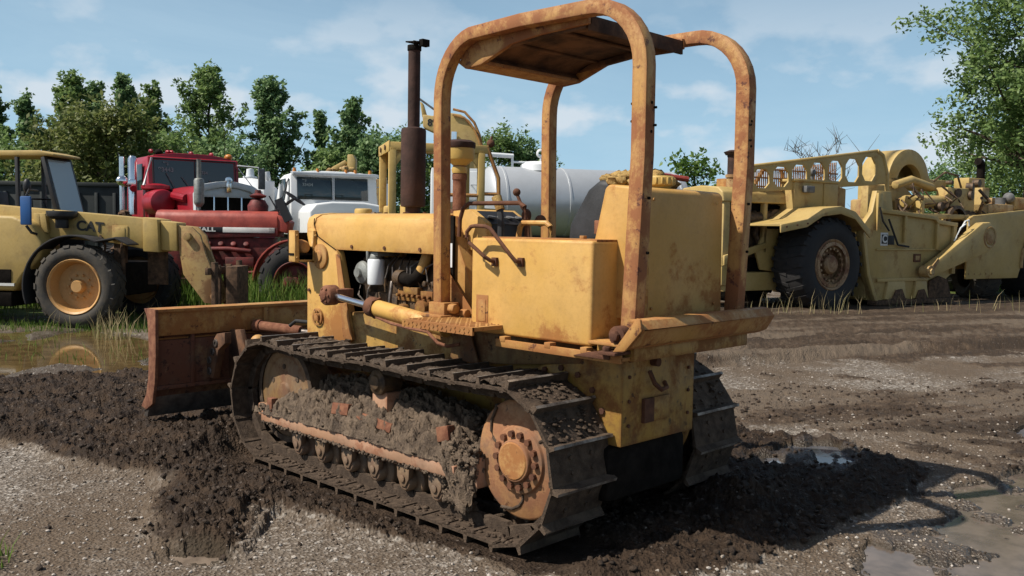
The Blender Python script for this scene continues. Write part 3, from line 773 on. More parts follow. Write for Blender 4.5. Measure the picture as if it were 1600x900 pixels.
for k in range(760):                                     # loose lumps on the heap, the rail and the yoke
    x = rg.uniform(.34, 2.36); t = rg.random()
    zt = np.interp(x, [.34, .5, .62, 1.3, 1.9, 2.1, 2.25, 2.4], [.42, .54, .57, .60, .57, .50, .42, .36])
    if rg.random() < .45: y = rg.uniform(.66, .755); z = .335 + (0.755 - y) * 1.6 * (zt - .33) + rg.uniform(-.01, .02)
    else: y = rg.uniform(.42, .68); z = zt - max(0, (y - .5)) * .75 * (zt - .3) / .3 + rg.uniform(-.02, .015)
    s = rg.uniform(.005, .018); mb.sphere((x, y, z), s, 7, 5, (1.2, 1, .7), .5, rg)
for k in range(300):                                     # crumbs under the rail edge and around the rear end
    x = rg.uniform(.40, 2.33); mb.sphere((x, rg.uniform(.735, .76), rg.uniform(.245, .262)), rg.uniform(.005, .013), 6, 4, (1, 1, .8), .3, rg)
for k in range(420):
    x = rg.uniform(.30, .52); z = rg.uniform(.10, .44); mb.sphere((x + .12 * (.42 - z), rg.uniform(.655, .725), z), rg.uniform(.006, .020), 7, 5, (1.3, .8, 1), .5, rg)
obj('mud_lump', mb, 'mud', D, smooth=80)['kind'] = 'stuff'
# mud on the upper run, dark and crumbly, lying in the pans between grousers
for side in (1, -1):
    mb = MB(); rg = random.Random(21 + side)
    for (p, t) in shoes:
        if p.y > .70 or (p.x < .0 and p.y > .62):
            n = 80 if side > 0 else 24
            c = Vector((1.15, .4)); nrm = Vector((t.y, -t.x)); nrm = nrm if nrm.dot(p - c) > 0 else -nrm
            for k in range(n):
                a = rg.uniform(-.5, .3) * PITCH; y = side * (.585 + rg.uniform(-.2, .2)); q = p + t * a + nrm * rg.uniform(.004, .014)
                mb.sphere((q.x, y, q.y), rg.uniform(.004, .017), 7, 5, (1.2, .9, .5), .45, rg)
        elif p.y < .1 and side > 0:
            for k in range(16):
                a = rg.uniform(-.5, .5) * PITCH; mb.sphere((p.x + a, .585 + rg.uniform(.02, .21), p.y + .012), rg.uniform(.006, .018), 6, 4, (1, 1, .6), .3, rg)
    obj('track_mud', mb, 'shoe', D, smooth=80)['kind'] = 'stuff'

def topmud(side):
    nx, ny = 360, 70; X, T = np.meshgrid(np.linspace(-.02, 2.20, nx), np.linspace(0, 1, ny), indexing='ij')
    Y = side * (.375 + .42 * T)
    u = np.clip((X - .08) / 2.15, 0, 1); Zb = .782 - .012 * np.sin(pi * np.minimum(1, u / .5)) * (u < .5) - .02 * np.sin(pi * np.maximum(0, (u - .5) / .5)) * (u >= .5)
    Zb = Zb - np.clip((.08 - X), 0, 1) ** 2 * 1.4
    n = .55 * fbm(X, Y, 5.5, 6, .62) + .45 * fbm(X + 3, Y, 15, 5, .66, True)
    Z = Zb + .014 + .10 * (n - .44) - .05 * np.clip(np.abs(T - .5) * 2 - .78, 0, 1)
    co = np.stack([X, Y, Z], -1).reshape(-1, 3); i = np.arange(nx - 1)[:, None] * ny; j = np.arange(ny - 1)[None]
    q = np.stack([i + j, i + ny + j, i + ny + j + 1, i + j + 1], -1).reshape(-1, 4)
    me = np_mesh('packed_mud', co, q); me.materials.append(M['packed']); o = bpy.data.objects.new('packed_mud', me); C.objects.link(o); o.parent = D
topmud(1); topmud(-1)

# --- main frame and rear case
f = MB()
f.prism([(-.10, .42), (2.05, .48), (2.4, .62), (2.4, .84), (2.0, .98), (-.10, .98)], -.285, .285)
obj('belly_frame', f, 'case', D, .012)
f = MB(); f.box(-.32, .02, -.25, .42, .22, .50); obj('rear_case_shade_block', f, 'dark', D, .04)  # added near-black block, stands in for the deep shade under the case
f = MB(); f.box(-.35, .02, -.26, .362, .50, .965); f.box(-.362, -.35, -.03, .20, .60, .72)
c_ = obj('rear_case', f, 'case', D, .02)
g = MB(); g.bolts([(-.35, y, z) for y in (-.20, .31) for z in (.60, .72, .84, .92)] + [(-.35, .06, .93), (-.35, .2, .93)], (-1, 0, 0), .009, .010)
g.tube([(-.37, .17, .86), (-.40, .165, .80), (-.41, .12, .765), (-.40, .06, .77), (-.37, .04, .79)], .012, 8)
g.box(-.37, -.35, .12, .20, .60, .72); g.cyl((-.35, .12, .90), (-.39, .12, .90), .022)
obj('bolt', g, 'rust', c_)
for side in (1, -1):
    f = MB(); s = side
    f.lathe([(0, .50 * s), (.10, .50 * s), (.17, .36 * s), (.305, .36 * s), (.325, .35 * s), (.325, .32 * s), (.29, .30 * s), (.29, .24 * s)], (.04, 0, .55), 'y', 48)
    fd = obj('final_drive', f, 'case', D, .004)
    b_ = MB(); b_.bolts([(.04 + .295 * math.cos(a), .355 * s, .55 + .295 * math.sin(a)) for a in [2 * pi * k / 16 for k in range(16)]], (0, s, 0), .017, .018)
    obj('bolt', b_, 'rust', fd)
# underside gusset between the track and the tank
f = MB(); f.prism([(.95, .95), (.70, .98), (-.1, .98), (-.1, .88), (.40, .82), (.62, .80)], .32, .365)
f.prism([(.70, .99), (.82, .99), (.86, .80), (.62, .80)], .385, .40)
obj('gusset', f, 'belly', D, .006)

# --- hood, nose, engine
f = MB()
prof = [(-.30, 1.39), (-.30, 1.555), (-.285, 1.60), (-.24, 1.625), (-.12, 1.637), (0, 1.64), (.12, 1.637), (.24, 1.625), (.285, 1.60), (.30, 1.555), (.30, 1.39)]
def skin(prof, x0, x1, t, axis='x'):
    n = len(prof); inn = []
    for i, (a, b) in enumerate(prof):
        d = Vector((a, b - 1.36)); d.normalize(); inn.append((a - d.x * t, b - d.y * t))
    mb = MB(); vs = [(x, a, b) for x in (x0, x1) for (a, b) in prof + inn]
    k = 2 * n; fs = []
    for i in range(n - 1):
        fs += [(i, i + 1, k + i + 1, k + i), (n + i, k + n + i, k + n + i + 1, n + i + 1)]
        fs += [(i, n + i, n + i + 1, i + 1), (k + i, k + i + 1, k + n + i + 1, k + n + i)]
    for i in (0, n - 1): fs.append((i, k + i, k + n + i, n + i))
    return mb.add(vs, fs)
h = skin(prof, 1.08, 2.386, .012); obj('hood', h, 'yellow', D, .003)
f = MB()     # radiator housing: two posts, top, side plates
for s in (1, -1):
    f.prism([(2.475, .66), (2.475, 1.54), (2.40, 1.548), (2.335, 1.465), (2.118, 1.385), (2.105, 1.36), (1.93, .80), (2.10, .70)], s * .305, s * .245)
obj('nose_frame', f, 'yellow', D, .006)
f = MB(); prof2 = [(y * 1.012, z + .004) for y, z in prof]
h = skin(prof2, 2.390, 2.48, .015); h.box(2.44, 2.475, -.29, .29, .68, .78); obj('nose_cowl', h, 'yellow', D, .004)
h = MB(); h.box(2.40, 2.43, -.26, .26, .78, 1.58)
for k in range(12): h.box(2.43, 2.445, -.25 + k * .044, -.24 + k * .044, .78, 1.57)
obj('grille', h, 'dark', D)
f = MB()     # stiffening fold of the side plate
f.prism([(2.02, .80), (2.115, 1.36), (2.07, 1.36), (1.92, .80)], .310, .318)
f.lathe([(0, .335), (.035, .335), (.04, .325), (.085, .322), (.085, .308)], (2.30, 0, 1.34), 'y', 28)
f.lathe([(0, .33), (.028, .33), (.03, .308)], (2.33, 0, .92), 'y', 20)
f.lathe([(.045, .322), (.06, .322), (.06, .308)], (2.33, 0, .92), 'y', 24)
f.tube([(2.33, .325, .96), (2.31, .33, .93), (2.30, .33, .89)], .008, 8)
obj('side_cover', f, 'yellow_rust', D, .002)
f = MB(); f.bolts([(x, .298, 1.415) for x in (1.25, 1.60, 1.95)] + [(2.44, .308, z) for z in (.75, 1.1, 1.48)], (0, 1, 0), .012, .010); obj('bolt', f, 'rust', D)
f = MB()     # seam line of the nose
f.tube([(2.388, .303, 1.60), (2.388, .306, 1.56), (2.345, .3065, 1.478), (2.20, .3065, 1.418), (2.125, .3065, 1.388)], .0035, 6); obj('seam', f, 'dark', D)
# headlight bracket
f = MB(); f.box(2.36, 2.44, .445, .475, 1.30, 1.515); f.box(2.36, 2.44, .30, .33, 1.30, 1.515); f.box(2.36, 2.44, .33, .445, 1.30, 1.315)
f.bolts([(2.36, y, z) for y in (.46, .315) for z in (1.33, 1.48)], (-1, 0, 0), .010, .01)
hb = obj('lamp_bracket', f, 'yellow', D, .005)
f = MB(); f.lathe([(0, -.06), (.035, -.055), (.048, -.03), (.052, 0), (.052, .04), (0, .04)], (2.42, .388, 1.40), 'x', 24); hl = obj('headlight', f, 'yellow_rust', D, .002)
f = MB(); f.lathe([(0, .050), (.03, .049), (.048, .043), (.048, .041), (0, .041)], (2.42, .388, 1.40), 'x', 24); obj('lens', f, 'lens', hl)
f = MB(); f.box(2.37, 2.43, .30, .48, 1.345, 1.36); f.box(2.44, 2.46, .31, .47, 1.31, 1.50); obj('lamp_mount', f, 'dark', hb)

# engine bay
f = MB(); f.box(1.18, 2.02, -.16, .16, .98, 1.34); f.box(1.25, 1.90, -.20, .20, .95, 1.12)
f.box(1.2, 1.7, .14, .20, 1.12, 1.20)
for k in range(6): f.cyl((1.24 + k * .075, .16, 1.20), (1.24 + k * .075, .22, 1.20), .020, n=8)
for k in range(5): f.box(1.22 + k * .09, 1.27 + k * .09, .16, .215, 1.02, 1.10)
obj('engine_block', f, 'engine', D, .006)
f = MB(); f.box(1.22, 1.56, .165, .225, 1.085, 1.155); f.box(1.34, 1.48, .2, .245, 1.13, 1.175)
for k in range(7): f.cyl((1.24 + k * .05, .225, 1.12), (1.24 + k * .05, .25, 1.12), .012, n=6)
f.cyl((1.30, .20, 1.05), (1.30, .26, 1.05), .05); f.cyl((1.50, .19, 1.03), (1.50, .25, 1.03), .035)
obj('injection_pump', f, 'case', D, .003)
f = MB(); f.lathe([(0, .155), (.048, .155), (.055, .145), (.055, 0), (.052, -.01)], (1.755, .25, 1.185), 'z', 28); f.lathe([(0, .0), (.052, .0)], (1.755, .25, 1.18), 'z', 28)
obj('oil_filter', f, 'filter', D)
f = MB(); f.cyl((1.755, .25, 1.34), (1.755, .25, 1.375), .045, .035, 20); f.box(1.70, 1.81, .10, .28, 1.36, 1.385); f.cyl((1.79, .29, 1.33), (1.79, .29, 1.39), .012, n=8); obj('filter_head', f, 'alu', D, .003)
f = MB(); f.lathe([(0, .10), (.035, .10), (.07, .085), (.078, .07), (.072, .045), (.078, .02), (.072, -.01), (.078, -.03), (.06, -.06), (0, -.06)], (1.90, .18, 1.245), 'y', 26)
f.cyl((1.9, .28, 1.245), (1.9, .30, 1.245), .03); obj('alternator', f, 'alu', D)
f = MB(); f.tube([(1.31, .16, 1.45), (1.32, .19, 1.36), (1.33, .205, 1.31), (1.35, .21, 1.27)], .036, 12); obj('intake_pipe', f, 'yellow_clean', D)
f = MB(); f.tube([(1.345, .21, 1.275), (1.37, .22, 1.235), (1.42, .225, 1.215), (1.50, .225, 1.225)], .042, 12); f.tube([(1.16, .22, 1.40), (1.14, .24, 1.33), (1.15, .24, 1.20)], .03, 10)
obj('rubber_hose', f, 'dark', D)
f = MB(); f.cyl((1.50, .225, 1.225), (1.56, .225, 1.23), .05); f.cyl((1.56, .225, 1.23), (1.60, .20, 1.23), .035); obj('hose_clamp', f, 'engine', D, .003)
f = MB(); rg = random.Random(9)
for k in range(9):
    x = 1.2 + .07 * k + rg.uniform(-.02, .02)
    f.tube([(x, .21, 1.17), (x + rg.uniform(-.02, .02), .24, 1.22), (x + rg.uniform(-.05, .05), .22, 1.30), (x + rg.uniform(-.05, .05), .16, 1.36)], .005, 6)
f.tube([(1.93, .24, 1.18), (1.92, .27, 1.10), (1.86, .27, 1.06), (1.82, .26, .98)], .007, 6); f.tube([(1.83, .22, 1.20), (1.82, .26, 1.14), (1.83, .27, 1.04)], .007, 6)
f.tube([(1.60, .24, 1.20), (1.58, .27, 1.10), (1.60, .26, 1.00)], .012, 8)
obj('fuel_line', f, 'steel', D)
f = MB(); f.box(1.13, 1.15, -.28, .28, .95, 1.60); f.box(1.15, 2.1, -.29, -.28, 1.0, 1.40); obj('firewall', f, 'dark', D)

# muffler and exhaust
f = MB(); f.lathe([(.035, -.06), (.05, -.055), (.05, .0), (.078, .005), (.082, .02), (.082, .50), (.078, .515), (.040, .525)], (1.69, 0, 1.68), 'z', 28); mu = obj('muffler', f, 'stack', D, 0)
f = MB(); f.lathe([(.040, 0), (.040, .535), (.036, .535), (.036, .4)], (1.69, 0, 2.20), 'z', 24); obj('exhaust_pipe', f, 'stack', D)
f = MB(); f.cyl((1.69, 0, 2.70), (1.69, 0, 2.735), .046); f.box(1.60, 1.73, -.05, .045, 2.745, 2.755, (0, -7, 0)); f.box(1.57, 1.61, -.03, .03, 2.715, 2.76); f.cyl((1.64, -.05, 2.745), (1.64, .05, 2.745), .010)
obj('rain_cap', f, 'dark', D, .003)
# precleaner
f = MB(); f.lathe([(.042, 0), (.042, .20), (.046, .20), (.046, .235), (.042, .235), (.042, .30)], (1.235, 0, 1.65), 'z', 24); obj('air_intake_pipe', f, 'red_rust', D)
f = MB(); f.lathe([(.04, 0), (.05, .01), (.086, .04), (.09, .055), (.09, .11), (.05, .11)], (1.235, 0, 1.935), 'z', 28); f.lathe([(.046, .0), (.05, -.02), (.046, -.04)], (1.235, 0, 1.93), 'z', 24); obj('precleaner_bowl', f, 'canopy', D)
f = MB(); f.lathe([(.093, 0), (.098, .01), (.098, .035), (.07, .05), (0, .052)], (1.235, 0, 2.045), 'z', 28); obj('precleaner_cap', f, 'stack', D)
f = MB(); f.cyl((1.235, 0, 1.64), (1.235, 0, 1.665), .07); f.bolts([(1.05 + .2 * k, .1, 1.636) for k in range(5)], (0, 0, 1), .012, .01); obj('hood_flange', f, 'rust', D)

# --- lift cylinder
f = MB(); f.lathe([(0, .52), (.03, .52), (.035, .51), (.062, .50), (.066, .49), (.066, .42), (0, .42)], (1.965, 0, 1.10), 'y', 26)
for k in range(6): a = k * pi / 3; f.cyl((1.965 + .045 * math.cos(a), .50, 1.10 + .045 * math.sin(a)), (1.965 + .045 * math.cos(a), .515, 1.10 + .045 * math.sin(a)), .009, n=6)
f.box(1.90, 1.98, .32, .45, 1.05, 1.14); obj('cylinder_trunnion', f, 'red_rust', D, .004)
A = Vector((1.94, .45, 1.098)); B = Vector((.85, .45, .985)); d_ = (B - A).normalized()
f = MB(); f.cyl(A, A + d_ * .46, .022, n=20); obj('cylinder_rod', f, 'chrome', D)
f = MB(); f.cyl(A + d_ * .42, A + d_ * 1.12, .052, n=26); cyl_o = obj('lift_cylinder', f, 'yellow', D, .003)
f = MB(); f.cyl(A + d_ * .40, A + d_ * .465, .062, n=26); f.cyl(A + d_ * .95, A + d_ * .99, .058, n=26); f.cyl(A + d_ * .455, A + d_ * .475, .068, n=6); obj('gland', f, 'rust', cyl_o, .003)
f = MB(); f.tube([(1.46, .47, 1.0), (1.3, .485, .975), (1.1, .49, .96), (.95, .49, .955), (.86, .49, .90), (.80, .47, .885), (.74, .43, .90)], .010, 8); obj('hydraulic_line', f, 'red_rust', D)

# --- cab floor, step, cowl, tanks
f = MB(); f.box(.30, .86, .42, .745, 1.032, 1.052); f.box(.30, .86, .735, .748, 1.012, 1.053)
for i in range(16):
    for j in range(3): f.box(.32 + i * .034, .334 + i * .034, .748, .751, 1.016 + j * .012, 1.020 + j * .012, (0, 45 if (i + j) % 2 else -45, 0))
for i in range(14):
    for j in range(8): f.box(.325 + i * .038, .350 + i * .038, .45 + j * .037, .458 + j * .037, 1.052, 1.0555, (0, 0, 45 if (i + j) % 2 else -45))
obj('tread_step', f, 'yellow_rust', D)
f = MB(); f.box(.15, 1.12, -.72, .42, 1.03, 1.05); obj('floor_plate', f, 'belly', D)
f = MB(); f.box(-.29, .545, .20, .533, 1.0, 1.50); tk = obj('side_tank', f, 'yellow', D, .016, seg=3)
f = MB(); f.box(-.286, .50, .23, .50, 1.492, 1.506); f.cyl((-.10, .38, 1.50), (-.10, .38, 1.522), .018, n=8); f.box(.41, .50, .533, .536, 1.035, 1.20); f.box(.425, .485, .536, .539, 1.06, 1.175); obj('tank_lid', f, 'yellow_rust', tk, .004)
f = MB(); f.box(-.29, .545, -.533, -.20, 1.0, 1.50); obj('side_tank', f, 'yellow', D, .035, seg=4, label='tank on the far side of the seat')
f = MB(); f.box(-.50, .31, .50, .572, .955, .972); f.box(-.50, .31, .560, .575, .945, .985)
for x in (-.28, -.05, .26): f.box(x - .02, x + .02, .53, .577, .972, 1.0)
obj('tank_rail', f, 'yellow_rust', D, .003)
f = MB(); pts = [(.357, .540, 1.378), (.357, .575, 1.385), (.375, .60, 1.405), (.47, .62, 1.475), (.487, .62, 1.50), (.487, .62, 1.53), (.455, .62, 1.558), (.42, .62, 1.562), (.35, .62, 1.560), (.315, .62, 1.550), (.19, .60, 1.42), (.170, .58, 1.39), (.168, .540, 1.383)]
f.tube(pts, .0105, 10); f.box(.340, .374, .532, .55, 1.355, 1.40); f.box(.152, .186, .532, .55, 1.36, 1.405); obj('grab_handle', f, 'rust', tk)
f = MB(); f.tube([(.90, .30, 1.50), (.895, .30, 1.60), (.87, .30, 1.66), (.82, .30, 1.69), (.55, .30, 1.69), (.42, .30, 1.69), (.38, .30, 1.67), (.37, .30, 1.60)], .0125, 10); obj('handrail', f, 'rust', D)
f = MB(); f.tube([(.66, .06, 1.48), (.645, .06, 1.56), (.62, .06, 1.585), (.44, .06, 1.585), (.41, .06, 1.565), (.40, .06, 1.48)], .016, 10); obj('hand_lever', f, 'yellow_clean', D)
f = MB()      # cowl below the dash
f.prism([(.92, 1.03), (1.13, 1.03), (1.13, 1.62), (1.0, 1.62), (.72, 1.05)], -.28, .29)
f.prism([(.66, 1.03), (.92, 1.03), (1.02, 1.40)], .355, .365)
obj('cowl', f, 'yellow_rust', D, .006)
f = MB(); f.prism([(.74, 1.42), (1.02, 1.42), (1.05, 1.65), (.90, 1.66), (.76, 1.58)], -.16, .22); da = obj('dashboard', f, 'yellow', D, .008)
f = MB(); f.prism([(.748, 1.575), (.88, 1.652), (.884, 1.646), (.752, 1.568)], -.12, .18)
f.prism([(.742, 1.50), (.750, 1.57), (.755, 1.57), (.747, 1.50)], -.12, .18); obj('gauge_panel', f, 'black', da)
f = MB(); 
for k in range(4): f.cyl((.80, -.09 + k * .075, 1.612), (.798, -.09 + k * .075, 1.620), .026, n=16)
obj('gauge', f, 'greybox', da)
f = MB(); f.tube([(.72, -.1, 1.40), (.735, -.1, 1.60), (.79, -.1, 1.69), (.83, -.1, 1.76)], .010, 8); f.sphere((.832, -.1, 1.77), .024); f.tube([(.70, -.05, 1.40), (.70, -.05, 1.62), (.74, -.05, 1.68)], .010, 8); f.sphere((.70, -.05, 1.63), .03, sc=(1, 1, 1.3)); f.sphere((.66, -.13, 1.60), .035)
obj('control_lever', f, 'rust', D)
f = MB(); f.tube([(.66, .20, 1.40), (.66, .20, 1.62), (.672, .20, 1.66)], .020, 10); obj('lever_boot', f, 'vinyl', D)
f = MB(); f.tube([(.665, .20, 1.655), (.70, .20, 1.73)], [.026, .03], 12); obj('lever_knob', f, 'foam', D)
# black side panel of the dash and decal
f = MB(); f.box(.93, .99, .30, .318, 1.18, 1.62); obj('hose_bundle', f, 'dark', D, .006)
f = MB(); f.box(.935, .985, .318, .322, 1.32, 1.46); obj('warning_decal', f, 'filter', D)

# seat
f = MB(); f.prism([(-.16, 1.40), (.19, 1.40), (.20, 1.47), (.12, 1.50), (-.10, 1.50)], -.20, .20); obj('seat', f, 'vinyl', D, .02)
f = MB(); f.prism([(.10, 1.46), (.19, 1.48), (.18, 1.58), (.06, 1.76), (-.02, 1.815), (-.10, 1.80), (-.06, 1.5)], -.26, .17); obj('seat_back', f, 'vinyl', D, .03, seg=3)
mb = MB(); rg = random.Random(5)
for k in range(46): mb.sphere((rg.uniform(-.20, -.02), rg.uniform(-.24, .13), 1.805 + rg.uniform(-.02, .035)), rg.uniform(.022, .05), 8, 6, (1.2, 1.2, .7), .25, rg)
obj('torn_foam', mb, 'foam', D, smooth=60)
# rear tank behind the seat
f = MB(); f.prism([(-.445, 1.12), (-.435, 1.735), (-.415, 1.757), (-.225, 1.775), (-.20, 1.755), (-.115, 1.40), (-.10, 1.12)], -.355, .345); rt_ = obj('fuel_tank', f, 'yellow_clean', D, .014, seg=3)
f = MB(); f.lathe([(0, .052), (.068, .052), (.075, .044), (.075, .006), (.06, 0), (.05, -.02)], (-.30, .03, 1.775), 'z', 30)
for k in range(16): a = 2 * pi * k / 16; f.cyl((-.30 + .075 * math.cos(a), .03 + .075 * math.sin(a), 1.785), (-.30 + .075 * math.cos(a), .03 + .075 * math.sin(a), 1.818), .007, n=6)
obj('filler_cap', f, 'canopy', rt_, .002)
f = MB(); f.box(-.135, -.09, .20, .26, 1.50, 1.56); f.box(-.11, -.06, .21, .25, 1.53, 1.60); obj('latch', f, 'red_rust', rt_, .005)
f = MB(); f.box(-.452, -.446, .31, .345, 1.15, 1.70); f.bolts([(-.447, y, z) for y in (-.27, .28) for z in (1.18, 1.70)], (-1, 0, 0), .009, .006); obj('tank_strap', f, 'yellow_clean', rt_, .002)
# rear bumper / fender beam
f = MB()
sec = [(-.55, 1.155), (-.60, 1.150), (-.63, 1.11), (-.585, 1.035), (-.52, 1.01), (-.50, 1.03), (-.56, 1.055), (-.60, 1.11), (-.585, 1.135), (-.55, 1.14)]
f.prism(sec, -.585, .585)
f.prism([(-.47, 1.00), (-.60, 1.165), (-.62, 1.16), (-.63, 1.11), (-.54, 1.01)], .585, .60)
f.box(-.56, -.30, -.57, .57, 1.02, 1.035)
bp = obj('rear_beam', f, 'yellow_rust', D, .004)
f = MB(); f.box(-.52, -.30, -.50, .50, .95, 1.018); obj('rear_beam_web', f, 'case', bp, .004)
f = MB(); f.prism([(-.44, .958), (-.44, .985), (-.32, .985), (-.22, .958)], .50, .585); f.box(-.50, -.40, .46, .62, .985, 1.0)
f.bolts([(-.43, .59, .998), (-.47, .55, .998), (-.40, .55, .998)], (0, 0, 1), .02, .022); f.cyl((-.46, .50, 1.07), (-.46, .56, 1.07), .045, n=18); f.cyl((-.46, .56, 1.07), (-.46, .585, 1.07), .025, n=6)
obj('mount_pin', f, 'rust', bp, .003)

# --- roll frame
def hoop(y):
    pts = []
    def A_(cx, cz, r, a0, a1, n, e=1.0):
        for i in range(n + 1):
            a = R_(a0 + (a1 - a0) * i / n); pts.append((cx + r * math.cos(a), y, cz + r * e * math.sin(a)))
    pts.append((.876, y, 1.03)); pts.append((.884, y, 1.6)); pts.append((.893, y, 2.15))
    A_(.595, 2.27, .298, 0, 80, 9, 1.10)
    pts.append((.27, y, 2.608)); nf = len(pts)
    A_(-.185, 2.30, .31, 88, 180, 9, .98)
    pts.append((-.497, y, 1.9)); pts.append((-.487, y, 1.65)); pts.append((-.460, y, 1.02))
    ww = [.034] * nf + [.034 + .007 * min(1, i / 9) for i in range(len(pts) - nf)]
    return MB().tube(pts, .037, sq=True, w=ww, upd=(0, 1, 0))
RF = []
for s in (1, -1):
    h = obj('roll_hoop', hoop(.447 * s), 'frame_rust', D, .006, smooth=25); RF.append(h)
    f = MB(); f.box(.80, .935, s * .385, s * .497, 1.015, 1.13); f.bolts([(.84, s * .497, 1.05), (.90, s * .497, 1.05)], (0, s, 0), .016, .014)
    f.box(.78, .95, s * .37, s * .54, 1.045, 1.062); f.cyl((.79, s * .46, 1.10), (.74, s * .46, 1.10), .030, n=6)
    f.cyl((.76, s * .40, 1.07), (.71, s * .40, 1.07), .028, n=8); obj('post_foot', f, 'yellow_rust', h, .006)
    f = MB()
    for z in (2.05, 2.13): f.cyl((-.455, s * .46, z), (-.438, s * .46, z), .006, n=8); f.cyl((-.53, s * .42, z - .02), (-.550, s * .42, z - .02), .006, n=8)
    for z in (1.45, 1.7, 2.0, 2.13): f.cyl((-.53, s * .44, z), (-.5405, s * .44, z), .007, n=10)
    obj('bolt', f, 'dark', h)
f = MB()     # roof plate follows the crown of the hoops
top = [(.78, 2.40), (.70, 2.47), (.60, 2.515), (.42, 2.56), (.2, 2.585), (-.02, 2.592), (-.13, 2.588)]
bot = [(x, z - .014) for x, z in reversed(top)]
f.prism([(.66, 2.498), (.55, 2.54), (.4, 2.565), (.2, 2.58), (-.02, 2.59), (-.13, 2.588), (-.13, 2.515), (-.115, 2.515), (-.115, 2.572), (.2, 2.565), (.4, 2.548), (.54, 2.524), (.63, 2.485), (.60, 2.455), (.615, 2.445)], -.395, .395)
rf = obj('roof', f, 'roof' if 'roof' in M else 'rust', D, .002)
f = MB()
for x, z in ((.45, 2.525), (.13, 2.545)): f.box(x - .015, x + .015, -.393, .393, z + .004, z + .016)
for s in (1, -1): f.prism([(.60, 2.49), (.2, 2.53), (-.10, 2.53), (-.10, 2.56), (.2, 2.565), (.5, 2.53)], s * .36, s * .392)
obj('roof_rib', f, 'roof', rf, .003)
f = MB()
for s in (1, -1): f.prism([(.745, 2.425), (.62, 2.435), (.4, 2.515), (.2, 2.535), (-.13, 2.545), (-.13, 2.60), (.3, 2.60), (.6, 2.585), (.74, 2.53), (.80, 2.46)], s * .384, s * .412)
f.prism([(.60, 2.436), (.745, 2.426), (.80, 2.46), (.78, 2.475), (.73, 2.445), (.60, 2.455)], -.39, .39)
obj('roof_skirt', f, 'frame_rust', rf, .003)

# --- blade and push frame
f = MB()
def bladeprof(t):
    P = [(.10, .16), (.02, .30), (-.03, .50), (-.02, .70), (.06, .88), (.10, .925)]
    return [(3.42 + x, z) for x, z in P]
P_ = bladeprof(0); Q_ = [(x + t, z) for (x, z), t in zip(reversed(P_), (.03, .03, .025, .025, .025, .03))]
f.prism(P_ + Q_, -1.0, 1.0)
bl = obj('blade', f, 'blade', D, .004)
f = MB(); f.box(3.34, 3.50, -1.0, .985, .905, .93); f.prism([(3.355, .735), (3.37, .735), (3.37, .905), (3.355, .905)], -1.0, .985)
f.prism([(3.40, .70), (3.47, .70), (3.47, .715), (3.40, .715)], -1.0, .985); f.box(3.34, 3.354, .10, .14, .735, .905)
obj('blade_flange', f, 'yellow_rust', bl, .004)
f = MB(); f.prism([(3.335, .93), (3.475, .93), (3.45, .66), (3.46, .44), (3.50, .30), (3.585, .20), (3.50, .185), (3.40, .24), (3.355, .40), (3.335, .6)], .985, 1.01); obj('end_plate', f, 'red_rust', bl, .004)
f = MB(); f.box(3.36, 3.41, .70, .73, .36, .80); f.box(3.36, 3.42, -1.0, .985, .34, .37); f.box(3.375, 3.42, -.9, .98, .37, .70); obj('back_rib', f, 'blade', bl, .004)
f = MB(); f.prism([(3.50, .13), (3.56, .13), (3.50, .28), (3.45, .28)], -1.0, 1.0); obj('cutting_edge', f, 'steel', bl, .002)
f = MB(); f.prism([(3.42, .40), (3.42, .50), (3.35, .62), (3.22, .74), (3.10, .76), (3.10, .68), (3.2, .62), (3.28, .40)], .545, .60)
f.prism([(3.42, .38), (3.42, .74), (3.20, .76), (3.12, .60), (3.26, .40)], .38, .42); br = obj('hinge_bracket', f, 'roof', D, .005)
f = MB()
for x, z in ((3.33, .45), (3.33, .53), (3.28, .60), (3.23, .67)): f.lathe([(.013, .61), (.026, .61), (.03, .60)], (x, 0, z), 'y', 16)
for k in range(4): x, z = ((3.33, .45), (3.33, .53), (3.28, .60), (3.23, .67))[k]; f.cyl((x, .59, z), (x, .603, z), .03)
obj('bolt', f, 'steel', br)
f = MB(); f.sphere((3.15, .30, .66), .06); f.box(3.05, 3.2, .24, .38, .56, .66); f.tube([(3.25, .30, .50), (3.1, .33, .52), (3.02, .33, .62)], .03, 8); obj('ball_joint', f, 'yellow_rust', D, .006)
for s in (1, -1):
    f = MB(); f.tube([(3.42, .33 * s, .50), (2.9, .31 * s, .50), (2.3, .29 * s, .46), (1.2, .33 * s, .30)], .06, sq=True, w=.05, upd=(0, 1, 0)); obj('push_arm', f, 'case', D, .006)
f = MB(); f.cyl((3.30, .20, .765), (2.95, .05, .745), .040, n=20); f.cyl((3.34, .22, .765), (3.29, .195, .765), .05, n=16); ac = obj('angle_cylinder', f, 'red_rust', D, .004)
f = MB(); f.cyl((2.96, .055, .745), (2.70, -.06, .73), .020, n=16); obj('cylinder_rod', f, 'steel', ac)
f = MB(); f.box(2.62, 2.78, -.14, .06, .66, .80); f.cyl((2.9, .13, .69), (2.68, .0, .67), .02, n=12); f.tube([(2.90, .0, .80), (2.84, -.01, .86), (2.82, -.01, .93)], .009, 6); obj('cylinder_mount', f, 'rust', ac, .004)
f = MB(); f.tube([(2.90, .18, .80), (2.85, .16, .84), (2.6, .12, .84), (2.5, .10, .80)], .014, 8); obj('hydraulic_hose', f, 'rubber_dark', D)

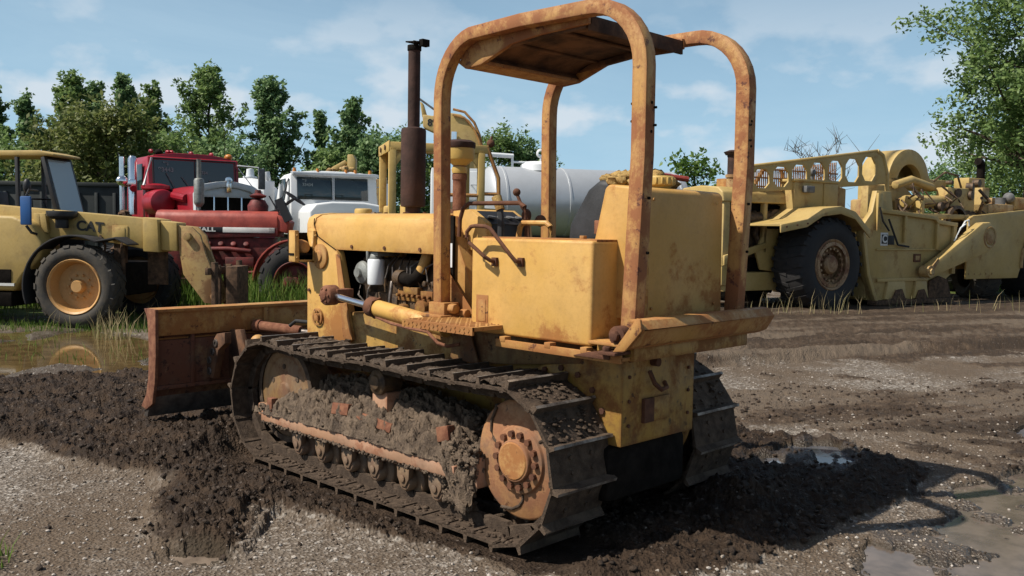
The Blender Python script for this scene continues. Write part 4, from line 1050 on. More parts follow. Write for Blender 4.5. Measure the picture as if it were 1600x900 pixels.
# ------------------------------------------------------------------ parked machines
def wheel(parent, x, y, z, Rr, wd, rr, out=-1, lugs=22, m_rim='rim', deep=.12, lug='ag', name='wheel', rub='rubber'):
    """y = outer face of the tyre; out = -1 when the outer face looks towards -y"""
    o = out; q = lambda d: y - o * d          # d metres inwards from the outer face
    r = MB(); c = (x, 0, z)
    r.lathe([(0, q(deep * .55)), (rr * .20, q(deep * .55)), (rr * .24, q(deep * .75)), (rr * .25, q(deep * 1.2)), (rr * .55, q(deep * 1.3)), (rr * .80, q(deep * 1.5)), (rr * .86, q(deep * .9)), (rr * .92, q(deep * .25)), (rr * .99, q(deep * .1)), (rr * 1.02, q(deep * .2)), (rr * 1.0, q(wd * .5)), (rr * .8, q(wd * .5)), (0, q(wd * .5))], c, 'y', 40)
    for k in range(10):
        a = 2 * pi * k / 10; rb = rr * .42; r.cyl((x + rb * math.cos(a), q(deep * 1.25), z + rb * math.sin(a)), (x + rb * math.cos(a), q(deep * 1.05), z + rb * math.sin(a)), rr * .045, n=6)
    w_ = obj(name, r, m_rim, parent, 0)
    t = MB(); s = Rr - rr
    t.lathe([(rr * 1.0, q(deep * .3)), (rr + s * .10, q(.02)), (rr + s * .35, q(-.0)), (rr + s * .65, q(.01)), (rr + s * .86, q(wd * .09)), (rr + s * (.95 if lug == 'rock' else .92), q(wd * .25)), (rr + s * (.965 if lug == 'rock' else .93), q(wd * .5)), (rr + s * (.95 if lug == 'rock' else .92), q(wd * .75)), (rr + s * .86, q(wd * .91)), (rr + s * .5, q(wd)), (rr, q(wd * .9)), (rr * .98, q(wd * .5))], c, 'y', 64)
    n = lugs
    for k in range(n):
        for h in (0, 1):
            a0 = 2 * pi * (k + .5 * h) / n; rin, ro = rr + s * .88, Rr
            def P(a, rad, yy): return (x + rad * math.cos(a), q(yy), z + rad * math.sin(a))
            da = pi / n * (.42 if lug == 'ag' else .30); sk = pi / n * (1.5 if lug == 'ag' else .8)
            if h == 0: y0_, y1_ = wd * .02, wd * .54
            else: y0_, y1_ = wd * .98, wd * .46
            vs = [P(a0 - da, rin - s * .10, y0_), P(a0 + da, rin - s * .10, y0_), P(a0 + da, ro - s * .04, y0_ + (wd * .05 if h == 0 else -wd * .05)), P(a0 - da, ro - s * .04, y0_ + (wd * .05 if h == 0 else -wd * .05)),
                  P(a0 - da + sk, rin - s * .05, y1_), P(a0 + da + sk, rin - s * .05, y1_), P(a0 + da + sk, ro, y1_), P(a0 - da + sk, ro, y1_)]
            t.add(vs, [(0, 1, 2, 3), (4, 7, 6, 5), (0, 4, 5, 1), (1, 5, 6, 2), (2, 6, 7, 3), (3, 7, 4, 0)])
    obj('tyre', t, rub, w_, 0)
    return w_

# --- telescopic handler, left
T = thing('telescopic_handler', 'dusty yellow telescopic handler with lowered boom and blue mirror at the left edge', 'telehandler', (10.6076, -1.0274, 0), R_(-139.55))
wheel(T, 0, 0, .61, .615, .42, .40, -1, 18, 'rim', .16)
wheel(T, .05, 2.15, .61, .615, .42, .40, 1, 18, 'rim', .16, rub='rubber_dark')
wheel(T, -2.9, 0, .61, .615, .42, .40, -1, 18, 'rim', .16); wheel(T, -2.9, 2.15, .61, .615, .42, .40, 1, 18, 'rim', .16)
f = MB(); f.box(-3.4, .5, .55, 1.6, .45, .95); f.cyl((0, .3, .61), (0, 1.85, .61), .13); f.box(-.2, .25, .5, 1.6, .5, .9)
obj('chassis', f, 'dark', T, .03)
f = MB(); f.prism([(-3.3, .52), (-.95, .52), (-.80, .75), (-.55, 1.02), (-.50, 1.20), (-.70, 1.52), (-.95, 1.62), (-3.3, 1.66)], .10, .60)
obj('side_cover', f, 'tele', T, .05, seg=3)
f = MB(); f.box(-2.9, -.98, .085, .10, .60, .84); f.box(-3.1, -.98, .09, .60, .30, .50); obj('dark_stripe', f, 'dark', T, .005)
f = MB(); f.box(-3.0, -.93, .08, .098, .60, .64); obj('white_stripe', f, 'letter_w', T)
f = MB(); ap = arc(-.02, .60, .76, 62, 200, 18); ai = [(x, z) for x, z in arc(-.02, .60, .735, 62, 200, 18)][::-1]; f.prism(ap + ai, .02, .40)
f.prism([(.30, 1.28), (.62, 1.34), (.80, 1.24), (.80, 1.22), (.6, 1.31), (.30, 1.26)], .05, .38); obj('fender', f, 'rubber_dark', T, .006)
# boom
f = MB(); f.prism([(-3.4, 1.42), (-3.4, 1.92), (.86, 1.615), (.86, 1.16), (.40, 1.24), (-.4, 1.30)], .42, .80); bm_ = obj('boom', f, 'tele', T, .012)
f = MB(); f.prism([(.86, 1.63), (1.08, 1.60), (1.10, 1.12), (.86, 1.13)], .38, .84); f.prism([(1.10, 1.585), (1.34, 1.555), (1.34, 1.14), (1.10, 1.15)], .45, .78)
f.box(.38, .62, .405, .42, 1.28, 1.50); f.box(.42, .58, .395, .405, 1.31, 1.47)
for x in (-.78, -.70): f.prism([(x, 1.66), (x + .10, 1.66), (x + .14, 1.38), (x, 1.38)], .34, .42)
obj('boom_section', f, 'tele', bm_, .008)
f = MB(); f.prism([(1.34, 1.52), (1.55, 1.50), (1.68, 1.38), (1.76, 1.10), (2.02, .45), (1.92, .36), (1.74, .38), (1.42, .80), (1.36, 1.16)], .48, .53)
f.prism([(1.34, 1.52), (1.55, 1.50), (1.68, 1.38), (1.76, 1.10), (2.02, .45), (1.92, .36), (1.74, .38), (1.42, .80), (1.36, 1.16)], .70, .75)
f.cyl((1.50, .42, 1.36), (1.50, .80, 1.36), .06); f.cyl((1.90, .42, .48), (1.90, .80, .48), .05)
obj('boom_head', f, 'pale_rust', T, .006)
f = MB(); f.cyl((1.52, .615, 1.25), (1.70, .615, .75), .06); obj('tilt_cylinder', f, 'alu', T)
f = MB(); f.cyl((1.70, .615, .75), (1.86, .615, .48), .032); obj('cylinder_rod', f, 'chrome', T)
f = MB(); f.box(1.90, 2.02, .38, .44, .22, .95); f.box(1.90, 2.02, .8, .86, .22, .95); f.box(1.95, 2.0, 0, 1.3, .82, .92); f.box(1.95, 2.0, 0, 1.3, .25, .35)
f.box(2.0, 2.06, .1, .22, .10, 1.0); f.box(2.0, 2.06, 1.05, 1.17, .10, 1.0); f.box(2.0, 3.1, .1, .22, .08, .12); f.box(2.0, 3.1, 1.05, 1.17, .08, .12)
f.box(2.08, 2.25, .40, .95, .35, .93, (0, 0, 4)); obj('fork_carriage', f, 'scrap', T, .008)
f = MB(); f.cyl((-.32, .30, 1.58), (-.32, .30, 1.62), .13, .20, 24); f.cyl((-.32, .30, 1.62), (-.32, .30, 1.70), .21, n=24); f.cyl((-.32, .3, 1.45), (-.32, .3, 1.58), .09); obj('air_cleaner', f, 'black', T, .004)
f = MB(); f.cyl((.52, .45, .62), (.52, .45, 1.38), .035, n=10); f.box(.38, .52, .45, .6, .95, 1.35); f.tube([(.2, .4, 1.35), (.3, .36, 1.2), (.25, .4, .95)], .02, 6); f.box(.75, 1.05, .75, .80, .62, 1.18)
obj('steering_cylinder', f, 'scrap', T, .004)
text('lettering', 'CAT', .20, 'letter_k', bm_, (.04, .414, 1.475), ((1, 0, -.07), (.07, 0, 1), (0, -1, 0)), sx=1.05)
# cab behind the boom
f = MB(); f.prism([(-2.3, 2.60), (-.95, 2.62), (-.72, 2.57), (-.72, 2.54), (-2.3, 2.52)], .78, 1.55); obj('cab_roof', f, 'tele', T, .02)
f = MB()
for y in (.82, 1.50):
    f.tube([(-.90, y, 2.52), (-.68, y, 1.62)], .035, sq=True, w=.03, upd=(0, 1, 0)); f.tube([(-2.2, y, 2.52), (-2.25, y, 1.0)], .035, sq=True, w=.03, upd=(0, 1, 0)); f.tube([(-1.32, y, 2.52), (-1.30, y, 1.0)], .03, sq=True, w=.025, upd=(0, 1, 0))
f.box(-2.25, -.66, .80, .85, 1.45, 1.62); f.box(-2.25, -.66, 1.48, 1.52, 1.0, 1.62); f.tube([(-.90, .82, 2.50), (-.90, 1.50, 2.50)], .04, 4)
obj('cab_frame', f, 'black', T, .005)
f = MB(); f.add([(-.89, .86, 2.48), (-.67, .86, 1.62), (-.67, 1.48, 1.62), (-.89, 1.48, 2.48), (-.86, .86, 2.49), (-.64, .86, 1.63), (-.64, 1.48, 1.63), (-.86, 1.48, 2.49)], [(0, 1, 2, 3), (4, 7, 6, 5), (0, 4, 5, 1), (1, 5, 6, 2), (2, 6, 7, 3), (3, 7, 4, 0)]); obj('windscreen', f, 'haze_glass', T)
f = MB(); f.box(-1.9, -1.5, 1.0, 1.4, 1.3, 1.42); f.prism([(-1.95, 1.4), (-1.8, 1.4), (-1.85, 2.0), (-1.98, 2.0)], 1.0, 1.4); f.cyl((-1.0, 1.2, 1.4), (-1.15, 1.2, 1.85), .03); f.lathe([(.17, 0), (.2, .01), (.17, .02)], (-1.17, 1.2, 1.88), 'z', 20); obj('driver_seat', f, 'black', T, .02)
f = MB(); f.box(-.74, -.58, -.05, -.01, 1.49, 1.90); mr = obj('mirror', f, 'blue', T, .015)
f = MB(); f.tube([(-.66, -.03, 1.48), (-.60, .0, 1.38), (-.60, .12, 1.36)], .02, 8); f.tube([(-.66, -.03, 1.9), (-.66, .05, 2.0), (-.8, .5, 2.0)], .012, 6); f.sphere((-.72, .1, 2.05), .09, sc=(.6, .6, 1.2)); obj('mirror_bracket', f, 'black', mr)

# --- red farm tractor behind the handler
F = thing('farm_tractor', 'old red farm tractor with white hood stripe, facing left behind the handler boom', 'tractor', place(478, 16), heading(-1, 0))
f = MB(); f.prism([(-.22, 1.44), (-.22, 1.66), (-.19, 1.73), (-.12, 1.775), (0, 1.785), (.12, 1.775), (.19, 1.73), (.22, 1.66), (.22, 1.44)], .45, 2.58, 'x')
f.prism([(.25, 1.60), (.47, 1.74), (.47, 1.44), (.3, 1.40)], -.2, .2); hd = obj('hood', f, 'red_old', F, .02, seg=3)
f = MB(); f.prism([(.45, 1.34), (.45, 1.50), (2.50, 1.50), (2.60, 1.44), (2.60, 1.30), (1.9, 1.30)], -.225, .225); obj('hood_panel', f, 'red_dark', hd, .006)
f = MB(); f.box(.50, 1.40, .226, .236, 1.405, 1.495); f.box(.5, .6, .226, .236, 1.41, 1.49); obj('white_stripe', f, 'letter_w', hd, .003)
f = MB(); f.box(1.40, 2.30, .226, .234, 1.405, 1.495); obj('name_plate', f, 'black', hd, .002)
text('lettering', 'FARMALL', .098, 'letter_w', hd, (1.84, .238, 1.45), ((-1, 0, 0), (0, 0, 1), (0, 1, 0)), sx=1.55)
f = MB(); f.box(.55, 2.5, -.17, .17, .72, 1.32); f.box(-.35, .6, -.25, .25, .55, 1.15); f.box(2.1, 2.62, -.2, .2, .60, 1.35)
for k in range(6): f.cyl((1.0 + k * .22, .16, 1.16), (1.0 + k * .22, .23, 1.22), .05, n=10)
f.tube([(.9, .25, 1.08), (1.3, .27, 1.12), (2.1, .26, 1.1)], .045, 8); f.box(.85, 1.35, .17, .28, .80, .98); f.cyl((1.65, .17, .95), (1.65, .30, .95), .10); f.box(1.9, 2.1, .15, .26, .75, 1.1)
obj('engine', f, 'red_dark', F, .02)
f = MB(); f.cyl((.1, -.9, .6), (.1, .9, .6), .09); f.box(2.2, 2.5, -.7, .7, .45, .56); f.tube([(.5, .3, .75), (.9, .34, .72), (1.6, .34, .70)], .03, 6); obj('axle', f, 'red_dark', F, .01)
wheel(F, .0, .92, .60, .62, .34, .34, 1, 18, 'red_dark', .1, rub='rubber_dark'); wheel(F, .0, -.92, .60, .62, .34, .34, -1, 18, 'red_dark', .1, rub='rubber_dark')
wheel(F, 2.35, .86, .38, .40, .18, .22, 1, 24, 'red_dark', .05, rub='rubber_dark'); wheel(F, 2.35, -.86, .38, .40, .18, .22, -1, 24, 'red_dark', .05, rub='rubber_dark')
f = MB(); f.lathe([(.035, -.06), (.05, -.05), (.085, 0), (.088, .03), (.088, .40), (.075, .43), (.03, .45)], (1.86, .08, 1.90), 'z', 20); f.lathe([(.028, 0), (.040, .01), (.036, .30), (.045, .33)], (1.86, .08, 2.34), 'z', 16); f.cyl((1.86, .08, 1.77), (1.86, .08, 1.86), .03); obj('muffler', f, 'alu', F)
f = MB(); f.lathe([(.12, -.30), (.17, -.25), (.18, -.12), (.12, -.02), (.05, 0)], (.88, -.10, 2.0), 'z', 20); f.lathe([(.04, 0), (.13, .03), (.15, .06), (.06, .10), (.05, .16)], (.88, -.10, 2.0), 'z', 20); obj('precleaner', f, 'red_dark', F)
f = MB(); f.lathe([(.20, -.012), (.215, 0), (.20, .012), (.188, 0), (.20, -.012)], (0, 0, 0), 'z', 24); f.tube([(0, 0, 0), (.10, 0, -.30), (.34, 0, -.62)], .02, 6); f.tube([(-.2, 0, 0), (.2, 0, 0)], .012, 6); f.tube([(0, -.2, 0), (0, .2, 0)], .012, 6)
sw = obj('steering_wheel', f, 'black', F); sw.location = (.20, 0, 2.02); sw.rotation_euler = (0, R_(-35), 0)
f = MB(); f.tube([(.45, .12, 1.75), (.62, .14, 2.05)], .012, 6); f.tube([(.40, .2, 1.72), (.28, .22, 1.95), (.2, .2, 2.0)], .014, 6); f.box(.28, .42, .15, .24, 1.60, 2.02, (0, 25, 0)); f.tube([(.50, .0, 1.75), (.44, .0, 2.0)], .015, 6); obj('control_lever', f, 'black', F)
f = MB(); f.box(-.55, -.1, -.25, .25, 1.10, 1.18); f.prism([(-.62, 1.15), (-.52, 1.15), (-.6, 1.55), (-.68, 1.52)], -.25, .25); obj('seat', f, 'vinyl', F, .03)
f = MB()
for y in (.55, -.85): f.prism(arc(0, .6, .72, 0, 120, 12) + arc(0, .6, .69, 0, 120, 12)[::-1], y, y + .3)
obj('fender', f, 'red_old', F, .004)

# --- red lorry
def truck_root(name, label, px, d, u, v): return thing(name, label, 'truck', place(px, d), heading(u, v))
K = truck_root('red_truck', 'glossy red conventional truck with chrome grille and stacks, facing the camera', 303, 20, .60, -.80)
f = MB(); f.prism([(-1.0, 1.45), (-1.0, 2.25), (-.93, 2.88), (-.84, 3.0), (-.4, 3.07), (.4, 3.07), (.84, 3.0), (.93, 2.88), (1.0, 2.25), (1.0, 1.45)], -1.6, -.06, 'x')
f.prism([(-.06, 1.45), (-.06, 2.98), (.02, 2.96), (.10, 2.2), (.10, 1.45)], -.98, .98); cb = obj('cab', f, 'red', K, .02)
f = MB(); f.prism([(.005, 2.90), (.015, 2.90), (.075, 2.30), (.065, 2.30)], -.86, -.015); f.prism([(.005, 2.90), (.015, 2.90), (.075, 2.30), (.065, 2.30)], .015, .86)
for v_ in f.v: pass
ws = obj('windscreen', f, 'glass', cb); ws.location = (.028, 0, 0)
f = MB(); f.tube([(.06, -.89, 2.93), (.14, -.89, 2.26), (.14, .89, 2.26), (.06, .89, 2.93), (.06, -.89, 2.93)], .018, 6); f.tube([(.055, 0, 2.92), (.13, 0, 2.28)], .012, 6); obj('window_seal', f, 'black', cb)
f = MB()
for s in (-1, 1): f.box(-1.15, -.35, s * .98, s * 1.005, 2.25, 2.82)
obj('side_window', f, 'glass', cb, .01)
f = MB(); f.tube([(.16, -.45, 2.30), (.10, -.62, 2.62)], .009, 6); f.tube([(.16, -.1, 2.28), (.11, -.3, 2.55)], .009, 6); f.tube([(.16, .5, 2.28), (.11, .3, 2.5)], .009, 6); obj('wiper', f, 'greybox', cb)
text('chalk_mark', "'93", .10, 'chalk', cb, (.075, -.62, 2.82), ((0, 1, 0), (-.1, 0, .99), (1, 0, .1)), depth=.001)
text('chalk_mark', '93443', .13, 'chalk', cb, (.085, -.62, 2.69), ((0, 1, 0), (-.1, 0, .99), (1, 0, .1)), depth=.001)
text('chalk_mark', '334', .09, 'chalk', cb, (.09, .20, 2.66), ((0, 1, 0), (-.1, 0, .99), (1, 0, .1)), depth=.001)
f = MB(); f.prism([(-.60, 1.25), (-.62, 2.15), (-.52, 2.28), (-.3, 2.33), (.3, 2.33), (.52, 2.28), (.62, 2.15), (.60, 1.25)], .10, 2.0, 'x'); hd = obj('hood', f, 'red', K, .03, seg=3)
f = MB(); P_ = [(-.64, 1.2), (-.66, 2.14), (-.60, 2.27), (-.50, 2.33), (-.2, 2.39), (0, 2.41), (.2, 2.39), (.50, 2.33), (.60, 2.27), (.66, 2.14), (.64, 1.2)]
inn = [(a * .86, 1.2 + (b - 1.2) * .90 if b > 1.3 else b) for a, b in P_]
n = len(P_); vs = [(x, a, b) for x in (2.0, 2.16) for a, b in P_ + inn]; fs = []; k = 2 * n
for i in range(n - 1): fs += [(i, i + 1, k + i + 1, k + i), (n + i, k + n + i, k + n + i + 1, n + i + 1), (i, n + i, n + i + 1, i + 1), (k + i, k + i + 1, k + n + i + 1, k + n + i)]
f.add(vs, fs); f.prism([(-.55, 2.08), (-.54, 2.20), (-.2, 2.27), (0, 2.28), (.2, 2.27), (.54, 2.20), (.55, 2.08)], 2.06, 2.11, 'x')
gr = obj('grille_shell', f, 'shell', hd, .008)
f = MB(); f.box(2.02, 2.05, -.56, .56, 1.2, 2.10); obj('grille', f, 'dark', gr)
f = MB(); 
for y in (-.28, 0, .28): f.box(2.10, 2.13, y - .014, y + .014, 1.2, 2.09)
f.box(2.165, 2.19, -.05, .05, 2.18, 2.44); f.lathe([(0, .0), (.07, .0), (.07, -.05), (0, -.05)], (2.19, 0, 2.42), 'x', 20); obj('grille_bar', f, 'chrome', gr, .003)
f = MB()
for s in (-1, 1): f.prism(arc(1.3, .75, .75, 10, 150, 14) + arc(1.3, .75, .70, 10, 150, 14)[::-1], s * .66, s * 1.12)
f.box(1.3, 2.2, -1.1, 1.1, .65, .95); obj('front_fender', f, 'red', K, .02)
f = MB(); f.lathe([(0, .62), (.14, .62), (.25, .58), (.27, .52), (.27, -.02), (.24, -.06), (0, -.06)], (.2, -.88, 1.98), 'x', 28); f.lathe([(0, .0), (.24, .0), (.29, .03), (.29, .10), (.15, .14), (0, .15)], (.1, -.84, 2.24), 'z', 24); f.cyl((.1, -.8, 2.0), (.1, -.84, 2.26), .12); f.tube([(.4, -.62, 2.1), (.8, -.66, 2.12), (1.5, -.62, 2.05)], .09, 10); obj('air_filter', f, 'red', K)
f = MB(); f.lathe([(.0, 1.25), (.06, 1.24), (.09, 1.18), (.09, 0), (.0, 0)], (-.25, -1.22, 1.72), 'z', 20); f.lathe([(.05, 1.22), (.05, 0)], (-.32, -1.42, 1.72), 'z', 16); obj('exhaust_stack', f, 'chrome', K)
f = MB(); f.sphere((-.05, -1.48, 2.42), .12, sc=(.7, 1, .9)); f.box(-.2, -.05, -1.45, -1.2, 2.30, 2.46); obj('spot_lamp', f, 'chrome', K, .01)
f = MB(); f.cyl((.0, -1.28, 2.28), (.06, -1.28, 2.26), .07, n=16); obj('red_lamp', f, 'red', K)
f = MB(); f.tube([(.10, -.92, 2.93), (.2, -1.12, 2.35), (.12, -.95, 2.33)], .022, 8); f.tube([(.05, .95, 2.86), (.1, 1.42, 2.84), (.1, 1.45, 2.35)], .018, 8); f.tube([(.08, .96, 2.80), (.16, 1.42, 2.2)], .010, 6); obj('mirror_arm', f, 'white', K)
f = MB(); f.box(.06, .12, 1.42, 1.58, 2.35, 2.82); obj('mirror', f, 'greybox', K, .02)
f = MB()
for y, mm in ((-.85, 0), (-.5, 0), (-.42, 0), (0, 0), (.45, 0)): f.sphere((-.2, y, 3.07 + .02), .05, 10, 6, (1.6, 1, .9))
obj('roof_lamp', f, 'red', K); f = MB(); f.sphere((-.15, .82, 3.05), .09, 12, 8, (1.2, 1, .8)); obj('marker_lamp', f, 'amber', K)
f = MB(); f.sphere((-.25, -.68, 3.08), .08, 12, 8, (1.4, 1, .9)); f.tube([(-.2, .75, 3.0), (-.25, .78, 3.7)], .008, 5); obj('horn', f, 'dark', K)
for s in (-1, 1):
    wheel(K, 1.3, 1.12 * s, .50, .51, .28, .29, s, 30, 'chrome', .05, 'road', rub='rubber_dark'); wheel(K, -3.2, 1.2 * s, .50, .51, .5, .29, s, 30, 'white', .12, 'road', rub='rubber_dark')
f = MB(); f.box(-5.0, 2.0, -.45, -.35, .75, 1.0); f.box(-5.0, 2.0, .35, .45, .75, 1.0); f.box(-1.6, .1, -.95, .95, .95, 1.46); f.cyl((-3.2, -1, .5), (-3.2, 1, .5), .09); f.cyl((1.3, -1, .5), (1.3, 1, .5), .08); obj('chassis', f, 'dark', K, .01)

# --- white lorry with drum
W = truck_root('white_truck', 'white conventional truck with split windscreen behind the bulldozer nose', 520, 24, .40, -.92)
f = MB(); f.prism([(-1.2, 1.3), (-1.22, 2.2), (-1.12, 2.80), (-1.0, 2.93), (-.5, 2.98), (.5, 2.98), (1.0, 2.93), (1.12, 2.80), (1.22, 2.2), (1.2, 1.3)], -1.7, -.05, 'x'); f.prism([(-.05, 1.3), (-.05, 2.90), (.04, 2.88), (.14, 2.16), (.14, 1.3)], -1.14, 1.14); cb = obj('cab', f, 'white', W, .04, seg=3)
for s in (-1, 1):
    f = MB(); f.prism([(.05, 2.80), (.07, 2.80), (.145, 2.22), (.125, 2.22)], .02 if s > 0 else -.93, .93 if s > 0 else -.02); w_ = obj('windscreen', f, 'glass', cb, .004)
    w_.location = (.012, -.04, 0)
f = MB(); f.box(-1.1, -.25, -1.225, -1.19, 2.2, 2.76); f.box(-1.1, -.25, 1.19, 1.225, 2.2, 2.76); f.box(-.12, .02, -1.155, -1.12, 2.2, 2.74); obj('side_window', f, 'glass', cb, .01)
f = MB(); f.box(-.1, .25, -1.1, 1.15, 2.86, 2.93, (0, 6, 0)); f.tube([(.18, -.03, 2.82), (.20, -.03, 2.22)], .014, 6); obj('sun_visor', f, 'silver', cb, .015)
text('chalk_mark', "'93", .09, 'chalk', cb, (.105, -.78, 2.71), ((0, 1, 0), (-.12, 0, .99), (1, 0, .1)), depth=.001)
text('chalk_mark', '33434', .11, 'chalk', cb, (.12, -.70, 2.60), ((0, 1, 0), (-.12, 0, .99), (1, 0, .1)), depth=.001)
f = MB()
for y in (-1.0, -.4, .35, .6, 1.0): f.cyl((-.1, y, 2.94), (-.1, y, 3.04), .055, .035, n=12)
obj('marker_lamp', f, 'amber', cb)
f = MB(); f.prism([(-.95, 1.1), (-.95, 1.9), (-.8, 2.08), (-.4, 2.14), (.4, 2.14), (.8, 2.08), (.95, 1.9), (.95, 1.1)], .14, 1.7, 'x'); obj('hood', f, 'white', W, .05, seg=3)
f = MB(); f.box(1.7, 1.75, -.7, .7, 1.0, 1.55); obj('grille', f, 'dark', W); f = MB(); f.box(.2, .35, -1.55, -1.28, 1.72, 2.12); f.tube([(.2, -1.2, 2.75), (.28, -1.42, 2.1), (.2, -1.2, 1.8)], .015, 6); obj('mirror', f, 'black', W, .02)
f = MB(); f.box(-1.9, -1.72, -1.55, -1.25, 1.2, 2.75); f.tube([(-1.8, -1.4, 2.7), (-1.8, -1.45, 3.0)], .08, 10); obj('exhaust_shield', f, 'silver', W, .02)
f = MB(); f.box(.0, .1, 1.35, 1.5, 2.1, 2.7); f.tube([(.0, 1.1, 2.85), (.05, 1.42, 2.85), (.05, 1.42, 2.1), (0, 1.15, 2.1)], .014, 6); f.tube([(.0, 1.15, 2.6), (.05, 1.6, 2.6), (.05, 1.6, 2.0)], .012, 6); obj('mirror_arm', f, 'silver', W)
f = MB(); f.box(-6, 1.7, -.45, .45, .7, .95); f.box(-1.7, .14, -1.1, 1.1, .95, 1.3); obj('chassis', f, 'dark', W)
for s in (-1, 1):
    wheel(W, 1.0, 1.2 * s, .5, .51, .28, .29, s, 24, 'white', .05, 'road', rub='rubber_dark'); wheel(W, -4.5, 1.2 * s, .5, .51, .5, .29, s, 24, 'white', .12, 'road', rub='rubber_dark')
f = MB(); f.lathe([(0, 0), (.5, .02), (.9, .25), (1.08, .8), (1.12, 1.6), (1.05, 3.0), (.7, 3.6), (0, 3.7)], (-5.6, -1.75, 1.80), 'x', 36); tk = obj('tank', f, 'white', W); f = MB(); f.lathe([(0, .24), (.1, .22), (.12, 0)], (-2.9, -1.75, 2.90), 'z', 16); f.lathe([(0, .05), (.2, .04), (.2, 0)], (-2.9, -1.75, 2.87), 'z', 16); obj('tank_vent', f, 'filter', tk)

# --- machine with open canopy behind the bulldozer hood
Y = thing('canopy_tractor', 'small yellow machine with flat four post canopy, behind the black stack', 'tractor', place(611, 15), heading(1, .28))
f = MB(); f.box(-.05, 1.62, -.03, 1.22, 2.86, 2.93); f.box(-.07, -.04, -.05, 1.24, 2.78, 2.96); f.box(-.05, 1.62, -.05, -.02, 2.80, 2.94); cn = obj('canopy', f, 'canopy', Y, .012)
f = MB(); f.cyl((-.08, .30, 2.87), (-.095, .30, 2.87), .045); f.cyl((-.08, .85, 2.87), (-.095, .85, 2.87), .045); obj('lamp_hole', f, 'scrap', cn)
for x, y in ((.0, .0), (.0, 1.16), (1.50, .0), (1.50, 1.16)):
    f = MB(); f.box(x - .06, x + .06, y - .05, y + .05, 1.2, 2.86); f.prism([(x - .06, 2.86), (x + (.28 if x < 1 else -.28), 2.86), (x + (.06 if x < 1 else -.06), 2.55), (x - .0, 2.5)], y - .02, y + .02); obj('canopy_post', f, 'canopy', Y, .01)
f = MB(); f.tube([(1.60, -.02, 2.92), (1.66, -.02, 2.75), (1.80, -.02, 2.40), (1.82, -.02, 1.7)], .035, 8); f.tube([(1.55, -.02, 2.13), (1.82, -.02, 2.13)], .03, 8); f.tube([(.9, -.02, 2.10), (1.55, -.02, 2.10)], .03, 8); obj('brush_guard', f, 'yellow_rust', Y)
f = MB(); f.sphere((1.66, .0, 2.98), .07); f.tube([(1.66, 0, 2.98), (1.68, 0, 3.1)], .02, 6); obj('lamp', f, 'rust', Y)
f = MB(); f.box(-.9, .35, .1, 1.05, .7, 1.72); f.box(.35, 1.5, .1, 1.05, .6, 1.5); f.box(1.5, 2.2, .0, 1.15, .7, 1.72); f.cyl((.0, .3, 1.66), (.0, .3, 1.9), .1, n=12); f.box(.25, .45, .3, .8, 1.5, 1.95); f.prism([(1.0, 1.5), (1.3, 1.5), (1.25, 2.0), (1.1, 2.0)], .35, .85); f.tube([(1.55, .1, 1.80), (2.15, .1, 1.77)], .10, 10); f.cyl((-.4, .6, 1.7), (-.4, .6, 1.85), .15)
obj('body', f, 'canopy', Y, .03)
f = MB(); rg = random.Random(3)
for k in range(14): f.sphere((rg.uniform(-.4, 1.0), rg.uniform(.0, .3), 1.74), rg.uniform(.03, .08), 8, 6, (1, 1, .7), .2, rg)
f.box(.8, 2.2, .0, .12, 1.66, 1.70); obj('fittings', f, 'engine', Y, .0)
for x in (-.5, 1.7):
    wheel(Y, x, -.15, .6, .62, .4, .33, -1, 20, 'rim', .1, rub='rubber_dark'); wheel(Y, x, 1.3, .6, .62, .4, .33, 1, 20, 'rim', .1, rub='rubber_dark')

# --- excavator, only its boom shows
X = thing('excavator', 'yellow excavator whose curved boom rises above the canopy machine', 'excavator', place(700, 26), heading(1, 0))
K_ = 26 / 1417.84
def bp_(pts): return [((a - 700) * K_, 1.55 + (355.5 - b) * K_) for a, b in pts]
f = MB(); f.prism(bp_([(657, 181), (672, 183), (700, 178), (716, 180), (730, 189), (741, 205), (749, 230), (752, 320), (718, 322), (714, 242), (706, 228), (694, 216), (674, 208), (658, 201)]), .0, .55); f.prism(bp_([(652, 160), (657, 163), (663, 182), (656, 186)]), .15, .4)
bo = obj('boom', f, 'pale', X, .04, seg=2)
f = MB(); a_ = bp_([(704, 176), (722, 180), (737, 196), (745, 214), (750, 234)])
f.tube([(x, .05, z + .07) for x, z in a_], .035, 6); f.tube([(x, .25, z + .09) for x, z in a_], .035, 6); f.tube([(x, -.04, z - .10) for x, z in a_], .03, 6); obj('hydraulic_line', f, 'yellow_rust', bo)
f = MB(); a_ = bp_([(706, 250), (707, 208)]); f.tube([(a_[0][0], -.12, a_[0][1]), (a_[1][0], -.12, a_[1][1])], .09, 10); obj('boom_cylinder', f, 'chrome', bo)
f = MB(); a_ = bp_([(651, 156), (674, 172)]); f.tube([(a_[0][0], .2, a_[0][1]), (a_[1][0], .2, a_[1][1])], .03, 6); obj('cylinder_rod', f, 'greybox', bo)
a_ = bp_([(675, 194)])[0]; text('lettering', '892', .27, 'letter_k', bo, (a_[0] + .02, -.006, a_[1]), ((1, 0, 0), (0, 0, 1), (0, -1, 0)))
f = MB(); f.box(.2, 2.6, -1.2, 1.6, .9, 1.9); f.box(-1.5, 3.0, -1.5, -.9, .1, .8); f.box(-1.5, 3.0, 1.2, 1.8, .1, .8); f.box(.3, 1.3, .2, 1.3, 1.9, 2.3); obj('body', f, 'pale', X, .05)

